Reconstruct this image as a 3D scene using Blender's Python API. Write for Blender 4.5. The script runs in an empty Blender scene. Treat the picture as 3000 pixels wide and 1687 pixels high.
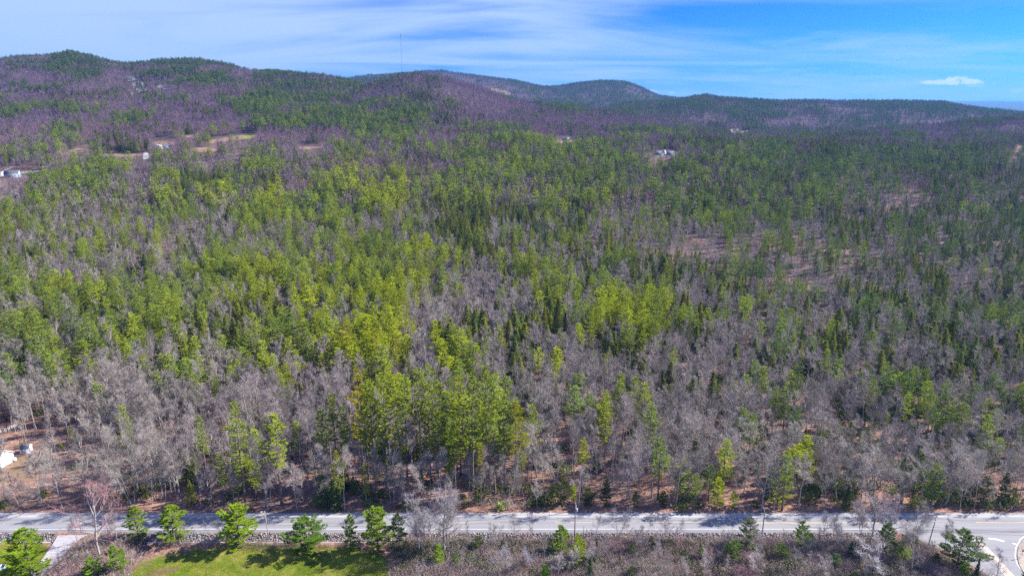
import bpy, math, random
import numpy as np
from mathutils import Vector, Matrix, Euler

rad = math.radians
SC = bpy.context.scene
COL = SC.collection
random.seed(11)
RNG = np.random.default_rng(11)

# ------------------------------------------------------------------ camera
H, P, F = 122.0, rad(15.3), 2000.0
CP, SP = math.cos(P), math.sin(P)
cam = bpy.data.cameras.new('camera')
cam.sensor_width = 36.0
cam.lens = 36.0 * F / 3000.0
cam.clip_start, cam.clip_end = 1.0, 60000.0
cam_o = bpy.data.objects.new('camera', cam)
COL.objects.link(cam_o)
cam_o.location = (0, 0, H)
cam_o.rotation_euler = (rad(90) - P, 0, 0)
SC.camera = cam_o

# ------------------------------------------------------------------ light
SUN_EL, SUN_AZ = rad(37), rad(74.6)          # azimuth clockwise from +Y
sd = Vector((math.cos(SUN_EL) * math.sin(SUN_AZ), math.cos(SUN_EL) * math.cos(SUN_AZ), math.sin(SUN_EL)))
sun = bpy.data.lights.new('sun', 'SUN')
sun.energy, sun.angle, sun.color = 5.0, rad(0.6), (1.0, 0.95, 0.87)
sun_o = bpy.data.objects.new('sun', sun)
COL.objects.link(sun_o)
sun_o.rotation_euler = (-sd).to_track_quat('-Z', 'Y').to_euler()
SC.view_settings.view_transform = 'Standard'
SC.view_settings.look = 'None'
SC.view_settings.gamma = 1.0
SC.view_settings.exposure = 1.35
SC.render.filter_size = 1.15
SC.cycles.use_denoising = False
SC.cycles.max_bounces = 5
SC.cycles.diffuse_bounces = 3
SC.cycles.transmission_bounces = 3
SC.cycles.volume_bounces = 0
SC.cycles.caustics_reflective = False
SC.cycles.caustics_refractive = False


def dir_px(px, py):
    u, v = (px - 1500) / F, (843.5 - py) / F
    return Vector((u, CP + v * SP, -SP + v * CP))


W = bpy.data.worlds.new('World')
SC.world = W
W.use_nodes = True
wn, wl = W.node_tree.nodes, W.node_tree.links
BG = wn['Background']


def nd(nodes, t, **kw):
    n = nodes.new(t)
    for k, v in kw.items():
        setattr(n, k, v)
    return n


def build_world():
    sky = nd(wn, 'ShaderNodeTexSky', sky_type='NISHITA')
    sky.sun_disc = False
    sky.sun_elevation, sky.sun_rotation = SUN_EL, SUN_AZ
    sky.altitude = 200
    sky.air_density, sky.dust_density, sky.ozone_density = 1.0, 0.25, 3.0
    sepc = nd(wn, 'ShaderNodeSeparateColor'); comc = nd(wn, 'ShaderNodeCombineColor')
    wl.new(sky.outputs[0], sepc.inputs[0])
    tc = nd(wn, 'ShaderNodeTexCoord')
    sep = nd(wn, 'ShaderNodeSeparateXYZ')
    wl.new(tc.outputs['Generated'], sep.inputs[0])

    def m(op, a, b=None, c=None):
        n = nd(wn, 'ShaderNodeMath', operation=op)
        for i, x in enumerate((a, b, c)):
            if x is None:
                continue
            if isinstance(x, (int, float)):
                n.inputs[i].default_value = x
            else:
                wl.new(x, n.inputs[i])
        return n.outputs[0]
    # a deep, polarised blue that pales towards the skyline
    for k_, (ref, gam, out_) in enumerate(SKY_GRADE):
        wl.new(m('MULTIPLY', m('POWER', m('DIVIDE', sepc.outputs[k_], ref), gam), out_), comc.inputs[k_])
    # direction mapped on a high flat cloud deck
    zz = m('MAXIMUM', sep.outputs[2], 0.0)
    den = m('ADD', zz, 0.10)
    cx, cy = m('DIVIDE', sep.outputs[0], den), m('DIVIDE', sep.outputs[1], den)
    comb = nd(wn, 'ShaderNodeCombineXYZ')
    wl.new(cx, comb.inputs[0]); wl.new(cy, comb.inputs[1])
    mp = nd(wn, 'ShaderNodeMapping')
    mp.inputs['Rotation'].default_value = (0, 0, rad(-20))
    mp.inputs['Scale'].default_value = (0.26, 0.60, 1)
    wl.new(comb.outputs[0], mp.inputs[0])
    n1 = nd(wn, 'ShaderNodeTexNoise')
    n1.inputs['Scale'].default_value = 1.5; n1.inputs['Detail'].default_value = 9; n1.inputs['Roughness'].default_value = 0.5
    n1.inputs['Distortion'].default_value = 0.7
    wl.new(mp.outputs[0], n1.inputs[0])
    # the veil is thick towards the west (left) and thins out to the east
    side = m('MULTIPLY_ADD', sep.outputs[0], -0.52, 0.60)
    v = m('ADD', n1.outputs[0], m('MULTIPLY', m('SUBTRACT', side, 0.5), 0.85))
    mr = nd(wn, 'ShaderNodeMapRange', interpolation_type='SMOOTHSTEP')
    mr.inputs[1].default_value, mr.inputs[2].default_value = 0.34, 0.76
    mr.inputs[3].default_value, mr.inputs[4].default_value = 0.0, 0.92
    wl.new(v, mr.inputs[0])
    # low bank streaks near the skyline on the east
    mp2 = nd(wn, 'ShaderNodeMapping')
    mp2.inputs['Scale'].default_value = (2.2, 2.2, 17)
    mp2.inputs['Rotation'].default_value = (0, rad(-5), 0)
    wl.new(tc.outputs['Generated'], mp2.inputs[0])
    n2 = nd(wn, 'ShaderNodeTexNoise')
    n2.inputs['Scale'].default_value = 1.6; n2.inputs['Detail'].default_value = 7; n2.inputs['Roughness'].default_value = 0.6
    wl.new(mp2.outputs[0], n2.inputs[0])
    mr2 = nd(wn, 'ShaderNodeMapRange', interpolation_type='SMOOTHSTEP')
    mr2.inputs[1].default_value, mr2.inputs[2].default_value = 0.45, 0.70
    mr2.inputs[4].default_value = 0.85
    wl.new(n2.outputs[0], mr2.inputs[0])
    low = nd(wn, 'ShaderNodeMapRange', interpolation_type='SMOOTHSTEP')
    low.inputs[1].default_value, low.inputs[2].default_value = 0.0, 0.15
    low.inputs[3].default_value, low.inputs[4].default_value = 1.0, 0.0
    wl.new(sep.outputs[2], low.inputs[0])
    streak = m('MULTIPLY', mr2.outputs[0], low.outputs[0])
    veil = m('MAXIMUM', mr.outputs[0], streak)
    mix = nd(wn, 'ShaderNodeMix', data_type='RGBA')
    mix.inputs[7].default_value = CIRRUS
    wl.new(veil, mix.inputs[0]); wl.new(comc.outputs[0], mix.inputs[6])
    last = mix.outputs[2]
    # small fair-weather clouds standing low over the eastern plain
    nc = nd(wn, 'ShaderNodeTexNoise')
    nc.inputs['Scale'].default_value = 120; nc.inputs['Detail'].default_value = 8; nc.inputs['Roughness'].default_value = .65
    wl.new(tc.outputs['Generated'], nc.inputs[0])
    for (px, py, rx, ry, amt) in ((2795, 241, 66, 7.5, 1.0), (2802, 233, 24, 9, 1.0), (2842, 237, 22, 6, .9), (2735, 242, 36, 5, .95), (1905, 268, 26, 6, .6), (1968, 272, 12, 4, .5),
                                  (2985, 267, 28, 5, .5), (2860, 253, 26, 3, .35)):
        d = dir_px(px, py).normalized()
        r = Vector((1, 0, 0)); r = (r - d * r.dot(d)).normalized(); u = r.cross(d).normalized()
        acc = []
        for ax, rr in ((r, rx), (u, ry)):
            dp = nd(wn, 'ShaderNodeVectorMath', operation='DOT_PRODUCT')
            dp.inputs[1].default_value = ax
            wl.new(tc.outputs['Generated'], dp.inputs[0])
            q = m('DIVIDE', dp.outputs['Value'], rr / F * 0.97)
            acc.append(m('MULTIPLY', q, q))
        fwd = nd(wn, 'ShaderNodeVectorMath', operation='DOT_PRODUCT')
        fwd.inputs[1].default_value = d
        wl.new(tc.outputs['Generated'], fwd.inputs[0])
        e = m('SUBTRACT', 1.0, m('ADD', acc[0], acc[1]))
        e = m('ADD', e, m('MULTIPLY', m('SUBTRACT', nc.outputs[0], 0.5), 3.6))
        e = m('MULTIPLY', e, m('GREATER_THAN', fwd.outputs['Value'], 0.5))
        e = m('MULTIPLY', m('MULTIPLY', e, 1.3), amt)
        c = nd(wn, 'ShaderNodeClamp'); wl.new(e, c.inputs[0])
        c.inputs['Max'].default_value = amt
        mm = nd(wn, 'ShaderNodeMix', data_type='RGBA')
        mm.inputs[7].default_value = CUMULUS
        wl.new(c.outputs[0], mm.inputs[0]); wl.new(last, mm.inputs[6])
        last = mm.outputs[2]
    wl.new(last, BG.inputs[0])
    BG.inputs[1].default_value = 0.068


SKY_GRADE = ((4.7, 1.9, .30), (6.65, 1.6, 2.35), (7.9, .1, 5.5))
CIRRUS = (3.15, 4.2, 5.9, 1)
CUMULUS = (5.6, 5.9, 6.4, 1)
build_world()


# ------------------------------------------------------------------ helpers
def tag(o, label=None, cat=None, group=None, kind=None):
    if label: o['label'] = label
    if cat: o['category'] = cat
    if group: o['group'] = group
    if kind: o['kind'] = kind
    return o


class MB:
    """collects polygons for ONE mesh"""
    def __init__(s): s.v, s.f, s.m, s.n = [], [], [], 0

    def add(s, vs, fs, mi=0):
        vs = np.asarray(vs, float).reshape(-1, 3)
        s.v.append(vs)
        for f in fs: s.f.append(tuple(int(i) + s.n for i in f))
        s.m += [mi] * len(fs)
        s.n += len(vs)

    def tris(s, t, mi=0):
        """t: (N,3,3) loose triangles"""
        t = np.asarray(t, float)
        n = len(t)
        s.v.append(t.reshape(-1, 3))
        idx = (np.arange(n * 3).reshape(-1, 3) + s.n).tolist()
        s.f += idx
        s.m += [mi] * n
        s.n += n * 3

    def box(s, c, d, rz=0.0, mi=0, taper=1.0):
        x, y, z = d[0] / 2, d[1] / 2, d[2] / 2
        vs = np.array([(-x, -y, -z), (x, -y, -z), (x, y, -z), (-x, y, -z), (-x, -y, z), (x, -y, z), (x, y, z), (-x, y, z)], float)
        vs[4:, :2] *= taper
        cr, sr = math.cos(rz), math.sin(rz)
        vs = np.stack([vs[:, 0] * cr - vs[:, 1] * sr, vs[:, 0] * sr + vs[:, 1] * cr, vs[:, 2]], 1) + np.array(c)
        s.add(vs, [(0, 3, 2, 1), (4, 5, 6, 7), (0, 1, 5, 4), (1, 2, 6, 5), (2, 3, 7, 6), (3, 0, 4, 7)], mi)

    def tube(s, pts, rs, n=6, mi=0, cap=True):
        pts = [Vector(p) for p in pts]
        ring = []
        for i, p in enumerate(pts):
            d = (pts[min(i + 1, len(pts) - 1)] - pts[max(i - 1, 0)])
            if d.length < 1e-6: d = Vector((0, 0, 1))
            d.normalize()
            a = d.cross(Vector((0.31, 0.17, 0.05)) if abs(d.z) > .9 else Vector((0, 0, 1)))
            a.normalize()
            b = d.cross(a)
            for k in range(n):
                t = 2 * math.pi * k / n
                ring.append(p + (a * math.cos(t) + b * math.sin(t)) * rs[i])
        fs = []
        for i in range(len(pts) - 1):
            for k in range(n):
                fs.append((i * n + k, i * n + (k + 1) % n, (i + 1) * n + (k + 1) % n, (i + 1) * n + k))
        if cap:
            fs.append(tuple(range(n - 1, -1, -1)))
            fs.append(tuple((len(pts) - 1) * n + k for k in range(n)))
        s.add([tuple(r) for r in ring], fs, mi)

    def mesh(s, name, mats, smooth=False):
        me = bpy.data.meshes.new(name)
        V = np.concatenate(s.v) if s.v else np.zeros((0, 3))
        L = np.fromiter((len(f) for f in s.f), int, len(s.f))
        idx = np.fromiter((i for f in s.f for i in f), int, int(L.sum()))
        me.vertices.add(len(V)); me.vertices.foreach_set('co', V.ravel())
        me.loops.add(len(idx)); me.loops.foreach_set('vertex_index', idx)
        me.polygons.add(len(L))
        me.polygons.foreach_set('loop_start', np.concatenate([[0], np.cumsum(L)[:-1]]))
        for m_ in (mats if isinstance(mats, (list, tuple)) else [mats]): me.materials.append(m_)
        me.polygons.foreach_set('material_index', np.array(s.m, int))
        if smooth: me.polygons.foreach_set('use_smooth', np.ones(len(L), bool))
        me.update(calc_edges=True)
        me.validate()
        return me

    def obj(s, name, mats, parent=None, loc=None, smooth=False):
        o = bpy.data.objects.new(name, s.mesh(name, mats, smooth))
        COL.objects.link(o)
        if parent: o.parent = parent
        if loc is not None: o.location = loc
        return o


def empty(name, loc, label, cat, group=None, rz=0.0):
    o = bpy.data.objects.new(name, None)
    COL.objects.link(o)
    o.empty_display_size = 0.5
    o.location = loc
    o.rotation_euler = (0, 0, rz)
    return tag(o, label, cat, group)


def mat(name, color, rough=0.9, spec=0.2, noise=None, metal=0.0, bump=None, scale=1.0):
    """noise: (scale, amount, second colour)"""
    m = bpy.data.materials.new(name)
    m.use_nodes = True
    n, l = m.node_tree.nodes, m.node_tree.links
    b = n['Principled BSDF']
    b.inputs['Base Color'].default_value = (*color, 1)
    b.inputs['Roughness'].default_value = rough
    b.inputs['Specular IOR Level'].default_value = spec
    b.inputs['Metallic'].default_value = metal
    if noise:
        tc = n.new('ShaderNodeTexCoord')
        t = n.new('ShaderNodeTexNoise')
        t.inputs['Scale'].default_value = noise[0]; t.inputs['Detail'].default_value = 6
        l.new(tc.outputs['Object'], t.inputs[0])
        r = n.new('ShaderNodeMapRange')
        r.inputs[1].default_value, r.inputs[2].default_value = .35, .65
        r.inputs[4].default_value = noise[1]
        l.new(t.outputs[0], r.inputs[0])
        mx = nd(n, 'ShaderNodeMix', data_type='RGBA')
        mx.inputs[6].default_value = (*color, 1); mx.inputs[7].default_value = (*noise[2], 1)
        l.new(r.outputs[0], mx.inputs[0]); l.new(mx.outputs[2], b.inputs['Base Color'])
    return m


# ------------------------------------------------------------------ projection and terrain
def proj(X, Y, Z):
    d = Y * CP + (H - Z) * SP
    return 1500 + F * X / d, 843.5 - F * ((Z - H) * CP + Y * SP) / d


def smooth(a, b, x):
    t = np.clip((x - a) / (b - a), 0, 1)
    return t * t * (3 - 2 * t)


def vnoise(x, y, seed=0):
    """value noise in [0,1]"""
    xi, yi = np.floor(x).astype(np.int64), np.floor(y).astype(np.int64)
    fx, fy = x - xi, y - yi
    fx, fy = fx * fx * (3 - 2 * fx), fy * fy * (3 - 2 * fy)

    def hsh(a, b):
        n = (a * 374761393 + b * 668265263 + seed * 982451653) & 0xffffffff
        n = ((n ^ (n >> 13)) * 1274126177) & 0xffffffff
        return ((n ^ (n >> 16)) & 0xffff) / 65535.0
    return (hsh(xi, yi) * (1 - fx) + hsh(xi + 1, yi) * fx) * (1 - fy) + (hsh(xi, yi + 1) * (1 - fx) + hsh(xi + 1, yi + 1) * fx) * fy


RIDGES = [  # (distance, front width, back width, tree height, crest line as picture column -> picture row)
    (2300., 1250., 800., 9., [(-400, 205), (0, 187), (60, 175), (160, 172), (225, 162), (290, 176), (360, 190), (400, 191), (500, 183), (600, 178), (640, 186),
                              (740, 210), (850, 217), (950, 225), (1010, 238), (1100, 262), (1200, 300), (1400, 420)]),
    (1950., 850., 500., 12., [(500, 430), (700, 355), (860, 300), (1000, 262), (1100, 245), (1150, 227), (1220, 217), (1290, 221), (1340, 235), (1385, 249),
                              (1448, 271), (1500, 292), (1580, 300), (1700, 315), (1800, 322), (1900, 330), (2000, 342), (2080, 362), (2150, 390), (2250, 440)]),
    (4300., 1500., 1500., 10., [(850, 320), (1000, 236), (1050, 226), (1150, 219), (1250, 211), (1290, 212), (1350, 216), (1400, 222), (1450, 229), (1500, 236),
                                (1540, 242), (1590, 253), (1640, 250), (1700, 243), (1750, 238), (1830, 243), (1880, 258), (1930, 280), (1980, 287), (2100, 300), (2300, 335)]),
    (2800., 1100., 900., 14., [(1700, 335), (1850, 300), (1980, 288), (2030, 279), (2070, 276), (2110, 282), (2200, 288), (2300, 291), (2400, 291), (2500, 294),
                               (2600, 293), (2700, 291), (2770, 294), (2820, 303), (2900, 315), (3000, 327), (3300, 350)]),
    (1500., 420., 380., 16., [(2150, 450), (2350, 402), (2500, 377), (2620, 365), (2720, 358), (2800, 350), (2870, 341), (3000, 334), (3400, 325)]),
    (14500., 6000., 9400., 0., [(-3000, 302), (1500, 299), (2600, 298), (2900, 297), (3100, 299), (6000, 300)]),
]
ROAD_N, ROAD_S = 184.2, 174.4        # edges of the main road's asphalt


def height(X, Y):
    X, Y = np.asarray(X, float), np.asarray(Y, float)
    Ys = np.maximum(Y, 150.)
    s = X / Ys
    base = np.interp(Ys, [0, 420, 620, 850, 1000, 1300, 1700, 2300, 6000, 50000], [0, 0, 14, 40, 57, 64, 50, 45, 20, 10])
    base = base * (1 - 0.25 * smooth(-.2, .5, s) * smooth(900, 1300, Ys))
    out = base.copy()
    px = 1500 + 2073 * s
    for Yc, wf, wb, th, tab in RIDGES:
        t = np.array(tab, float)
        row = np.interp(px, t[:, 0], t[:, 1])
        v = (843.5 - row) / F
        zc = H + Yc * (v * CP - SP) / (CP + v * SP) - th
        k = np.where(Ys < Yc, 1 - (Yc - Ys) / wf, 1 - (Ys - Yc) / wb)
        k = np.clip(k, 0, 1)
        k = np.where(Ys < Yc, np.sin(k * math.pi / 2) ** 1.35, k * k * (3 - 2 * k))
        z = base + (zc - base) * k
        z = np.where(zc > base, z, base)
        out = np.maximum(out, z)
    hill = smooth(500, 1400, Ys)
    n = (vnoise(X / 210, Y / 210, 3) - .5) * 16 + (vnoise(X / 80, Y / 80, 4) - .5) * 7
    out = out + n * hill * smooth(0, 60, np.abs(out - base) + 25) * .7
    out = out + (vnoise(X / 60, Y / 60, 7) - .5) * 3.0 * smooth(230, 330, Ys)
    out = out + (vnoise(X / 9, Y / 9, 8) - .5) * .5 * smooth(ROAD_N + 3, ROAD_N + 20, Y)
    # bank down from the road on the near side
    side = smooth(2630, 2690, 1500 + F * X / (np.maximum(Y, 20) * CP + H * SP))     # the side road comes in level
    drop = -1.25 * smooth(ROAD_S - .25, ROAD_S - 2.6, Y) + 0.18 * (vnoise(X / 7, Y / 7, 5) - .5) * smooth(ROAD_S - 3, ROAD_S - 6, Y)
    drop = np.where(Y < ROAD_S + .1, drop, 0.0)
    out = out + drop * (1 - side)
    return out


def h1(x, y): return float(height(np.array([x]), np.array([y]))[0])


def unproj(px, py, z=None):
    """where the ray through a picture point meets the ground (or the level z)"""
    d = dir_px(px, py)
    if z is not None:
        t = (z - H) / d.z
        return Vector((d.x * t, d.y * t, z))
    ts = np.concatenate([np.linspace(130, 700, 1200), np.geomspace(700, 9000, 1200)[1:]])
    zz = H + d.z * ts - height(d.x * ts, d.y * ts)
    i = int(np.argmax(zz < 0))
    if zz[i] >= 0: i = len(ts) - 1
    a, b = ts[max(i - 1, 0)], ts[i]
    for _ in range(20):
        mth = (a + b) / 2
        if H + d.z * mth - h1(d.x * mth, d.y * mth) < 0: b = mth
        else: a = mth
    return Vector((d.x * b, d.y * b, h1(d.x * b, d.y * b)))


# ground cover patches: centre, radii, tilt in degrees, channel, trees kept off
LAWN, SOIL, PALE, ROCK = 0, 1, 2, 3
PATCH = [
    (770, 1712, 420, 118, 0, LAWN, 1), (20, 1640, 150, 60, 0, LAWN, 1), (960, 1660, 190, 60, 0, LAWN, 1), (990, 1760, 190, 120, 0, LAWN, 1), (20, 1720, 150, 100, 0, LAWN, 1),
    (740, 1607, 60, 5, 2, SOIL, 0), (915, 1616, 45, 4, 0, SOIL, 0), (640, 1595, 120, 5, 0, SOIL, 0), (470, 1675, 60, 12, -15, SOIL, 0), (60, 1372, 95, 40, -6, SOIL, 1), (112, 1346, 42, 10, -10, LAWN, 1), (225, 1366, 34, 6, -8, LAWN, 1), (30, 1400, 40, 10, -8, LAWN, .5),
    (232, 440, 60, 6, -14, SOIL, 1), (360, 455, 55, 5, 0, SOIL, 1), (427, 458, 9, 15, 10, PALE, 1), (655, 410, 72, 5, -9, SOIL, 1), (600, 440, 38, 8, 0, SOIL, 1),
    (715, 402, 40, 6, -5, LAWN, 1), (20, 497, 24, 2, -25, PALE, 1), (90, 503, 42, 2, -5, PALE, 1), (80, 512, 50, 4, 0, LAWN, 1), (10, 514, 14, 3, 0, PALE, 1),
    (915, 434, 38, 4, 0, SOIL, 1), (1945, 455, 38, 3.5, 0, SOIL, 1), (2165, 387, 26, 2.5, 0, SOIL, 1), (2985, 438, 22, 6, -30, SOIL, .8),
    (1655, 415, 26, 5, 0, SOIL, 1), (405, 250, 16, 16, 30, ROCK, .55), (420, 258, 14, 10, 0, ROCK, .6), (480, 256, 22, 8, 0, ROCK, .5), (400, 270, 20, 6, -20, ROCK, .5),
    (385, 232, 14, 10, 0, ROCK, .4), (1465, 268, 40, 6, 12, SOIL, .4), (480, 420, 30, 6, 0, SOIL, 1),
    (1650, 545, 40, 8, 0, SOIL, .1), (560, 400, 18, 4, 0, SOIL, 1),
]
PT = np.array(PATCH, float)


def patches(px, py, grow=0.0, below=0.0):
    """distance field of every patch (<1 inside)"""
    res = []
    for (cx, cy, rx, ry, a, ch, k) in PATCH:
        c, s = math.cos(rad(a)), math.sin(rad(a))
        dx, dy = px - cx, py - cy
        dy = np.where(dy > 0, np.maximum(dy - below, 0), dy)
        u, v = dx * c + dy * s, -dx * s + dy * c
        res.append(np.sqrt((u / (rx + grow)) ** 2 + (v / (ry + grow * .3)) ** 2))
    return np.array(res)


def build_ground():
    ys = np.concatenate([np.arange(-400, 140, 30.), np.arange(140, 168, 1.), np.arange(168, 190, .5), np.arange(190, 260, 1.), np.arange(260, 420, 3.),
                         np.arange(420, 1200, 7.), np.arange(1200, 3200, 16.), np.arange(3200, 6400, 50.), np.geomspace(6400, 24000, 50)])
    us = np.sinh(np.linspace(-1.9, 1.9, 520)) / np.sinh(1.9)
    us = np.linspace(-1, 1, 560)
    Yg, U = np.meshgrid(ys, us, indexing='ij')
    Xg = U * (150 + 0.98 * np.maximum(Yg, 60))
    Z = height(Xg, Yg)
    nr, nc = Yg.shape
    V = np.stack([Xg, Yg, Z], -1).reshape(-1, 3)
    i = np.arange((nr - 1) * nc).reshape(nr - 1, nc)[:, :-1].ravel()
    Q = np.stack([i, i + 1, i + nc + 1, i + nc], 1)
    me = bpy.data.meshes.new('ground')
    me.vertices.add(len(V)); me.vertices.foreach_set('co', V.ravel())
    me.loops.add(Q.size); me.loops.foreach_set('vertex_index', Q.ravel())
    me.polygons.add(len(Q)); me.polygons.foreach_set('loop_start', np.arange(0, Q.size, 4))
    me.polygons.foreach_set('use_smooth', np.ones(len(Q), bool))
    me.update(calc_edges=True)
    px, py = proj(V[:, 0], V[:, 1], V[:, 2])
    d = patches(px, py)
    near = V[:, 1] > 100
    cov = np.zeros((len(V), 4))
    for k, p in enumerate(PATCH):
        ch = p[5]
        val = np.clip(1.5 - d[k], 0, 1) * near
        cov[:, ch] = np.maximum(cov[:, ch], val)
    # verge strips beside the road are bare earth
    a = me.color_attributes.new('cover', 'FLOAT_COLOR', 'POINT')
    a.data.foreach_set('color', cov.ravel())
    o = bpy.data.objects.new('ground', me)
    COL.objects.link(o)
    tag(o, kind='structure')
    m = bpy.data.materials.new('forest_floor')
    m.use_nodes = True
    n, l = m.node_tree.nodes, m.node_tree.links
    b = n['Principled BSDF']; b.inputs['Roughness'].default_value = .95; b.inputs['Specular IOR Level'].default_value = .1
    tc = n.new('ShaderNodeTexCoord')

    def noise(sc, det=6, rough=.6, dist=0):
        t = n.new('ShaderNodeTexNoise')
        t.inputs['Scale'].default_value = sc; t.inputs['Detail'].default_value = det
        t.inputs['Roughness'].default_value = rough; t.inputs['Distortion'].default_value = dist
        l.new(tc.outputs['Object'], t.inputs[0]); return t.outputs[0]

    def ramp(src, stops):
        r = n.new('ShaderNodeValToRGB')
        e = r.color_ramp.elements
        while len(e) < len(stops): e.new(.5)
        for k, (p, c) in enumerate(stops): e[k].position, e[k].color = p, (*c, 1)
        l.new(src, r.inputs[0]); return r.outputs[0]

    def mixc(f, a_, b_, mode='MIX'):
        x = nd(n, 'ShaderNodeMix', data_type='RGBA', blend_type=mode)
        if isinstance(f, float): x.inputs[0].default_value = f
        else: l.new(f, x.inputs[0])
        for s_, q in ((6, a_), (7, b_)):
            if isinstance(q, tuple): x.inputs[s_].default_value = (*q, 1)
            else: l.new(q, x.inputs[s_])
        return x.outputs[2]
    litter = ramp(noise(1.3, 9, .75), [(.30, (.09, .065, .05)), (.45, (.21, .145, .115)), (.55, (.33, .225, .175)), (.72, (.50, .38, .31))])
    patch = ramp(noise(.05, 4), [(.35, (.62, .58, .60)), (.65, (1.25, 1.0, .88))])
    litter = mixc(1.0, litter, patch, 'MULTIPLY')
    # away from the road the floor blends into a darker duff and twig tone
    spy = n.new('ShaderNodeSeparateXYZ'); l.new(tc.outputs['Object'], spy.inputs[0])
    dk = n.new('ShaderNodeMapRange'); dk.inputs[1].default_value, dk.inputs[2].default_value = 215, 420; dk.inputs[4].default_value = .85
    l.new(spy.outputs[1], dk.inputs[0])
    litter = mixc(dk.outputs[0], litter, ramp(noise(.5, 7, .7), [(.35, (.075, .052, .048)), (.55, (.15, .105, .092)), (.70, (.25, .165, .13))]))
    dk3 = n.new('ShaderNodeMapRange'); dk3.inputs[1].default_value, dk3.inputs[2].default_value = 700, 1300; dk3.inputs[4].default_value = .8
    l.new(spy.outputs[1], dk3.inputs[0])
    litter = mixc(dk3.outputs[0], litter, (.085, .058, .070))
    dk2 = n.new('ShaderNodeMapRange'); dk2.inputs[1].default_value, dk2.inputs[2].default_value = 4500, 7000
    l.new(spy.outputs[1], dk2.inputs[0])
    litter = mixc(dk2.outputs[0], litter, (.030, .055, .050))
    # small evergreen plants and moss on the floor
    gr = n.new('ShaderNodeMapRange'); gr.inputs[1].default_value, gr.inputs[2].default_value = .62, .70
    l.new(noise(.16, 7, .7), gr.inputs[0])
    litter = mixc(gr.outputs[0], litter, (.12, .13, .04))
    lawn = ramp(noise(.22, 8, .65), [(.32, (.06, .12, .008)), (.44, (.145, .20, .010)), (.55, (.24, .25, .03)), (.66, (.38, .30, .11))])
    lawn = mixc(.35, lawn, ramp(noise(4, 5, .7), [(.3, (.03, .07, .005)), (.7, (.26, .30, .05))]))
    soil = ramp(noise(.08, 7), [(.35, (.17, .115, .065)), (.65, (.28, .18, .12))])
    pale = ramp(noise(.1, 6), [(.35, (.30, .27, .24)), (.65, (.44, .41, .38))])
    rock = ramp(noise(.12, 8, .7), [(.38, (.10, .09, .10)), (.50, (.26, .24, .25)), (.62, (.50, .46, .46))])
    at = nd(n, 'ShaderNodeAttribute', attribute_type='GEOMETRY', attribute_name='cover')
    sp = n.new('ShaderNodeSeparateColor'); l.new(at.outputs['Color'], sp.inputs[0])
    edge = noise(.35, 6, .7)
    col = litter
    for src, c in ((sp.outputs[0], lawn), (sp.outputs[1], soil), (sp.outputs[2], pale), (at.outputs['Alpha'], rock)):
        a1 = nd(n, 'ShaderNodeMath', operation='MULTIPLY_ADD'); a1.inputs[1].default_value = .75
        l.new(edge, a1.inputs[0]); l.new(src, a1.inputs[2])
        r = n.new('ShaderNodeMapRange'); r.inputs[1].default_value, r.inputs[2].default_value = .84, .97
        l.new(a1.outputs[0], r.inputs[0])
        col = mixc(r.outputs[0], col, c)
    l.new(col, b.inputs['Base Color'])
    bp = n.new('ShaderNodeBump'); bp.inputs['Strength'].default_value = .6; bp.inputs['Distance'].default_value = .25
    l.new(noise(2.2, 8, .7), bp.inputs['Height']); l.new(bp.outputs[0], b.inputs['Normal'])
    me.materials.append(m)
    return o


build_ground()


# ------------------------------------------------------------------ roads
def asphalt(name, c0, c1):
    m = bpy.data.materials.new(name)
    m.use_nodes = True
    n, l = m.node_tree.nodes, m.node_tree.links
    b = n['Principled BSDF']; b.inputs['Roughness'].default_value = .85; b.inputs['Specular IOR Level'].default_value = .25
    tc = n.new('ShaderNodeTexCoord')
    mp = n.new('ShaderNodeMapping'); mp.inputs['Scale'].default_value = (.05, 1.1, 1)
    l.new(tc.outputs['Object'], mp.inputs[0])
    t = n.new('ShaderNodeTexNoise'); t.inputs['Scale'].default_value = 1; t.inputs['Detail'].default_value = 6
    l.new(mp.outputs[0], t.inputs[0])
    t2 = n.new('ShaderNodeTexNoise'); t2.inputs['Scale'].default_value = 3; t2.inputs['Detail'].default_value = 8
    l.new(tc.outputs['Object'], t2.inputs[0])
    ad = nd(n, 'ShaderNodeMath', operation='ADD'); l.new(t.outputs[0], ad.inputs[0]); l.new(t2.outputs[0], ad.inputs[1])
    r = n.new('ShaderNodeMapRange'); r.inputs[1].default_value, r.inputs[2].default_value = .75, 1.25
    l.new(ad.outputs[0], r.inputs[0])
    x = nd(n, 'ShaderNodeMix', data_type='RGBA'); x.inputs[6].default_value = (*c0, 1); x.inputs[7].default_value = (*c1, 1)
    l.new(r.outputs[0], x.inputs[0]); l.new(x.outputs[2], b.inputs['Base Color'])
    return m


M_ASPH = asphalt('worn_asphalt', (.205, .20, .21), (.27, .265, .27))
M_SHOULD = asphalt('shoulder_asphalt', (.29, .285, .285), (.36, .35, .345))
M_WHITE = mat('white_road_paint', (.72, .72, .74), noise=(2.0, .5, (.5, .5, .53)))
M_YEL = mat('yellow_road_paint', (.66, .50, .20), noise=(2.0, .6, (.45, .42, .36)))
M_CONC = mat('pale_concrete', (.50, .47, .44), noise=(1.5, .7, (.36, .33, .30)))


def sheet(name, pts, z, m, kind='structure', sub=1):
    """a flat polygon sheet"""
    b = MB()
    b.add([(p[0], p[1], z) for p in pts], [tuple(range(len(pts)))])
    o = b.obj(name, m)
    if kind: tag(o, kind=kind)
    # face up
    me = o.data
    if me.polygons[0].normal.z < 0: me.flip_normals()
    return o


RX = 520


def strip(name, x0, x1, y0, y1, z, m):
    return sheet(name, [(x0, y0), (x1, y0), (x1, y1), (x0, y1)], z, m)


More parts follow.
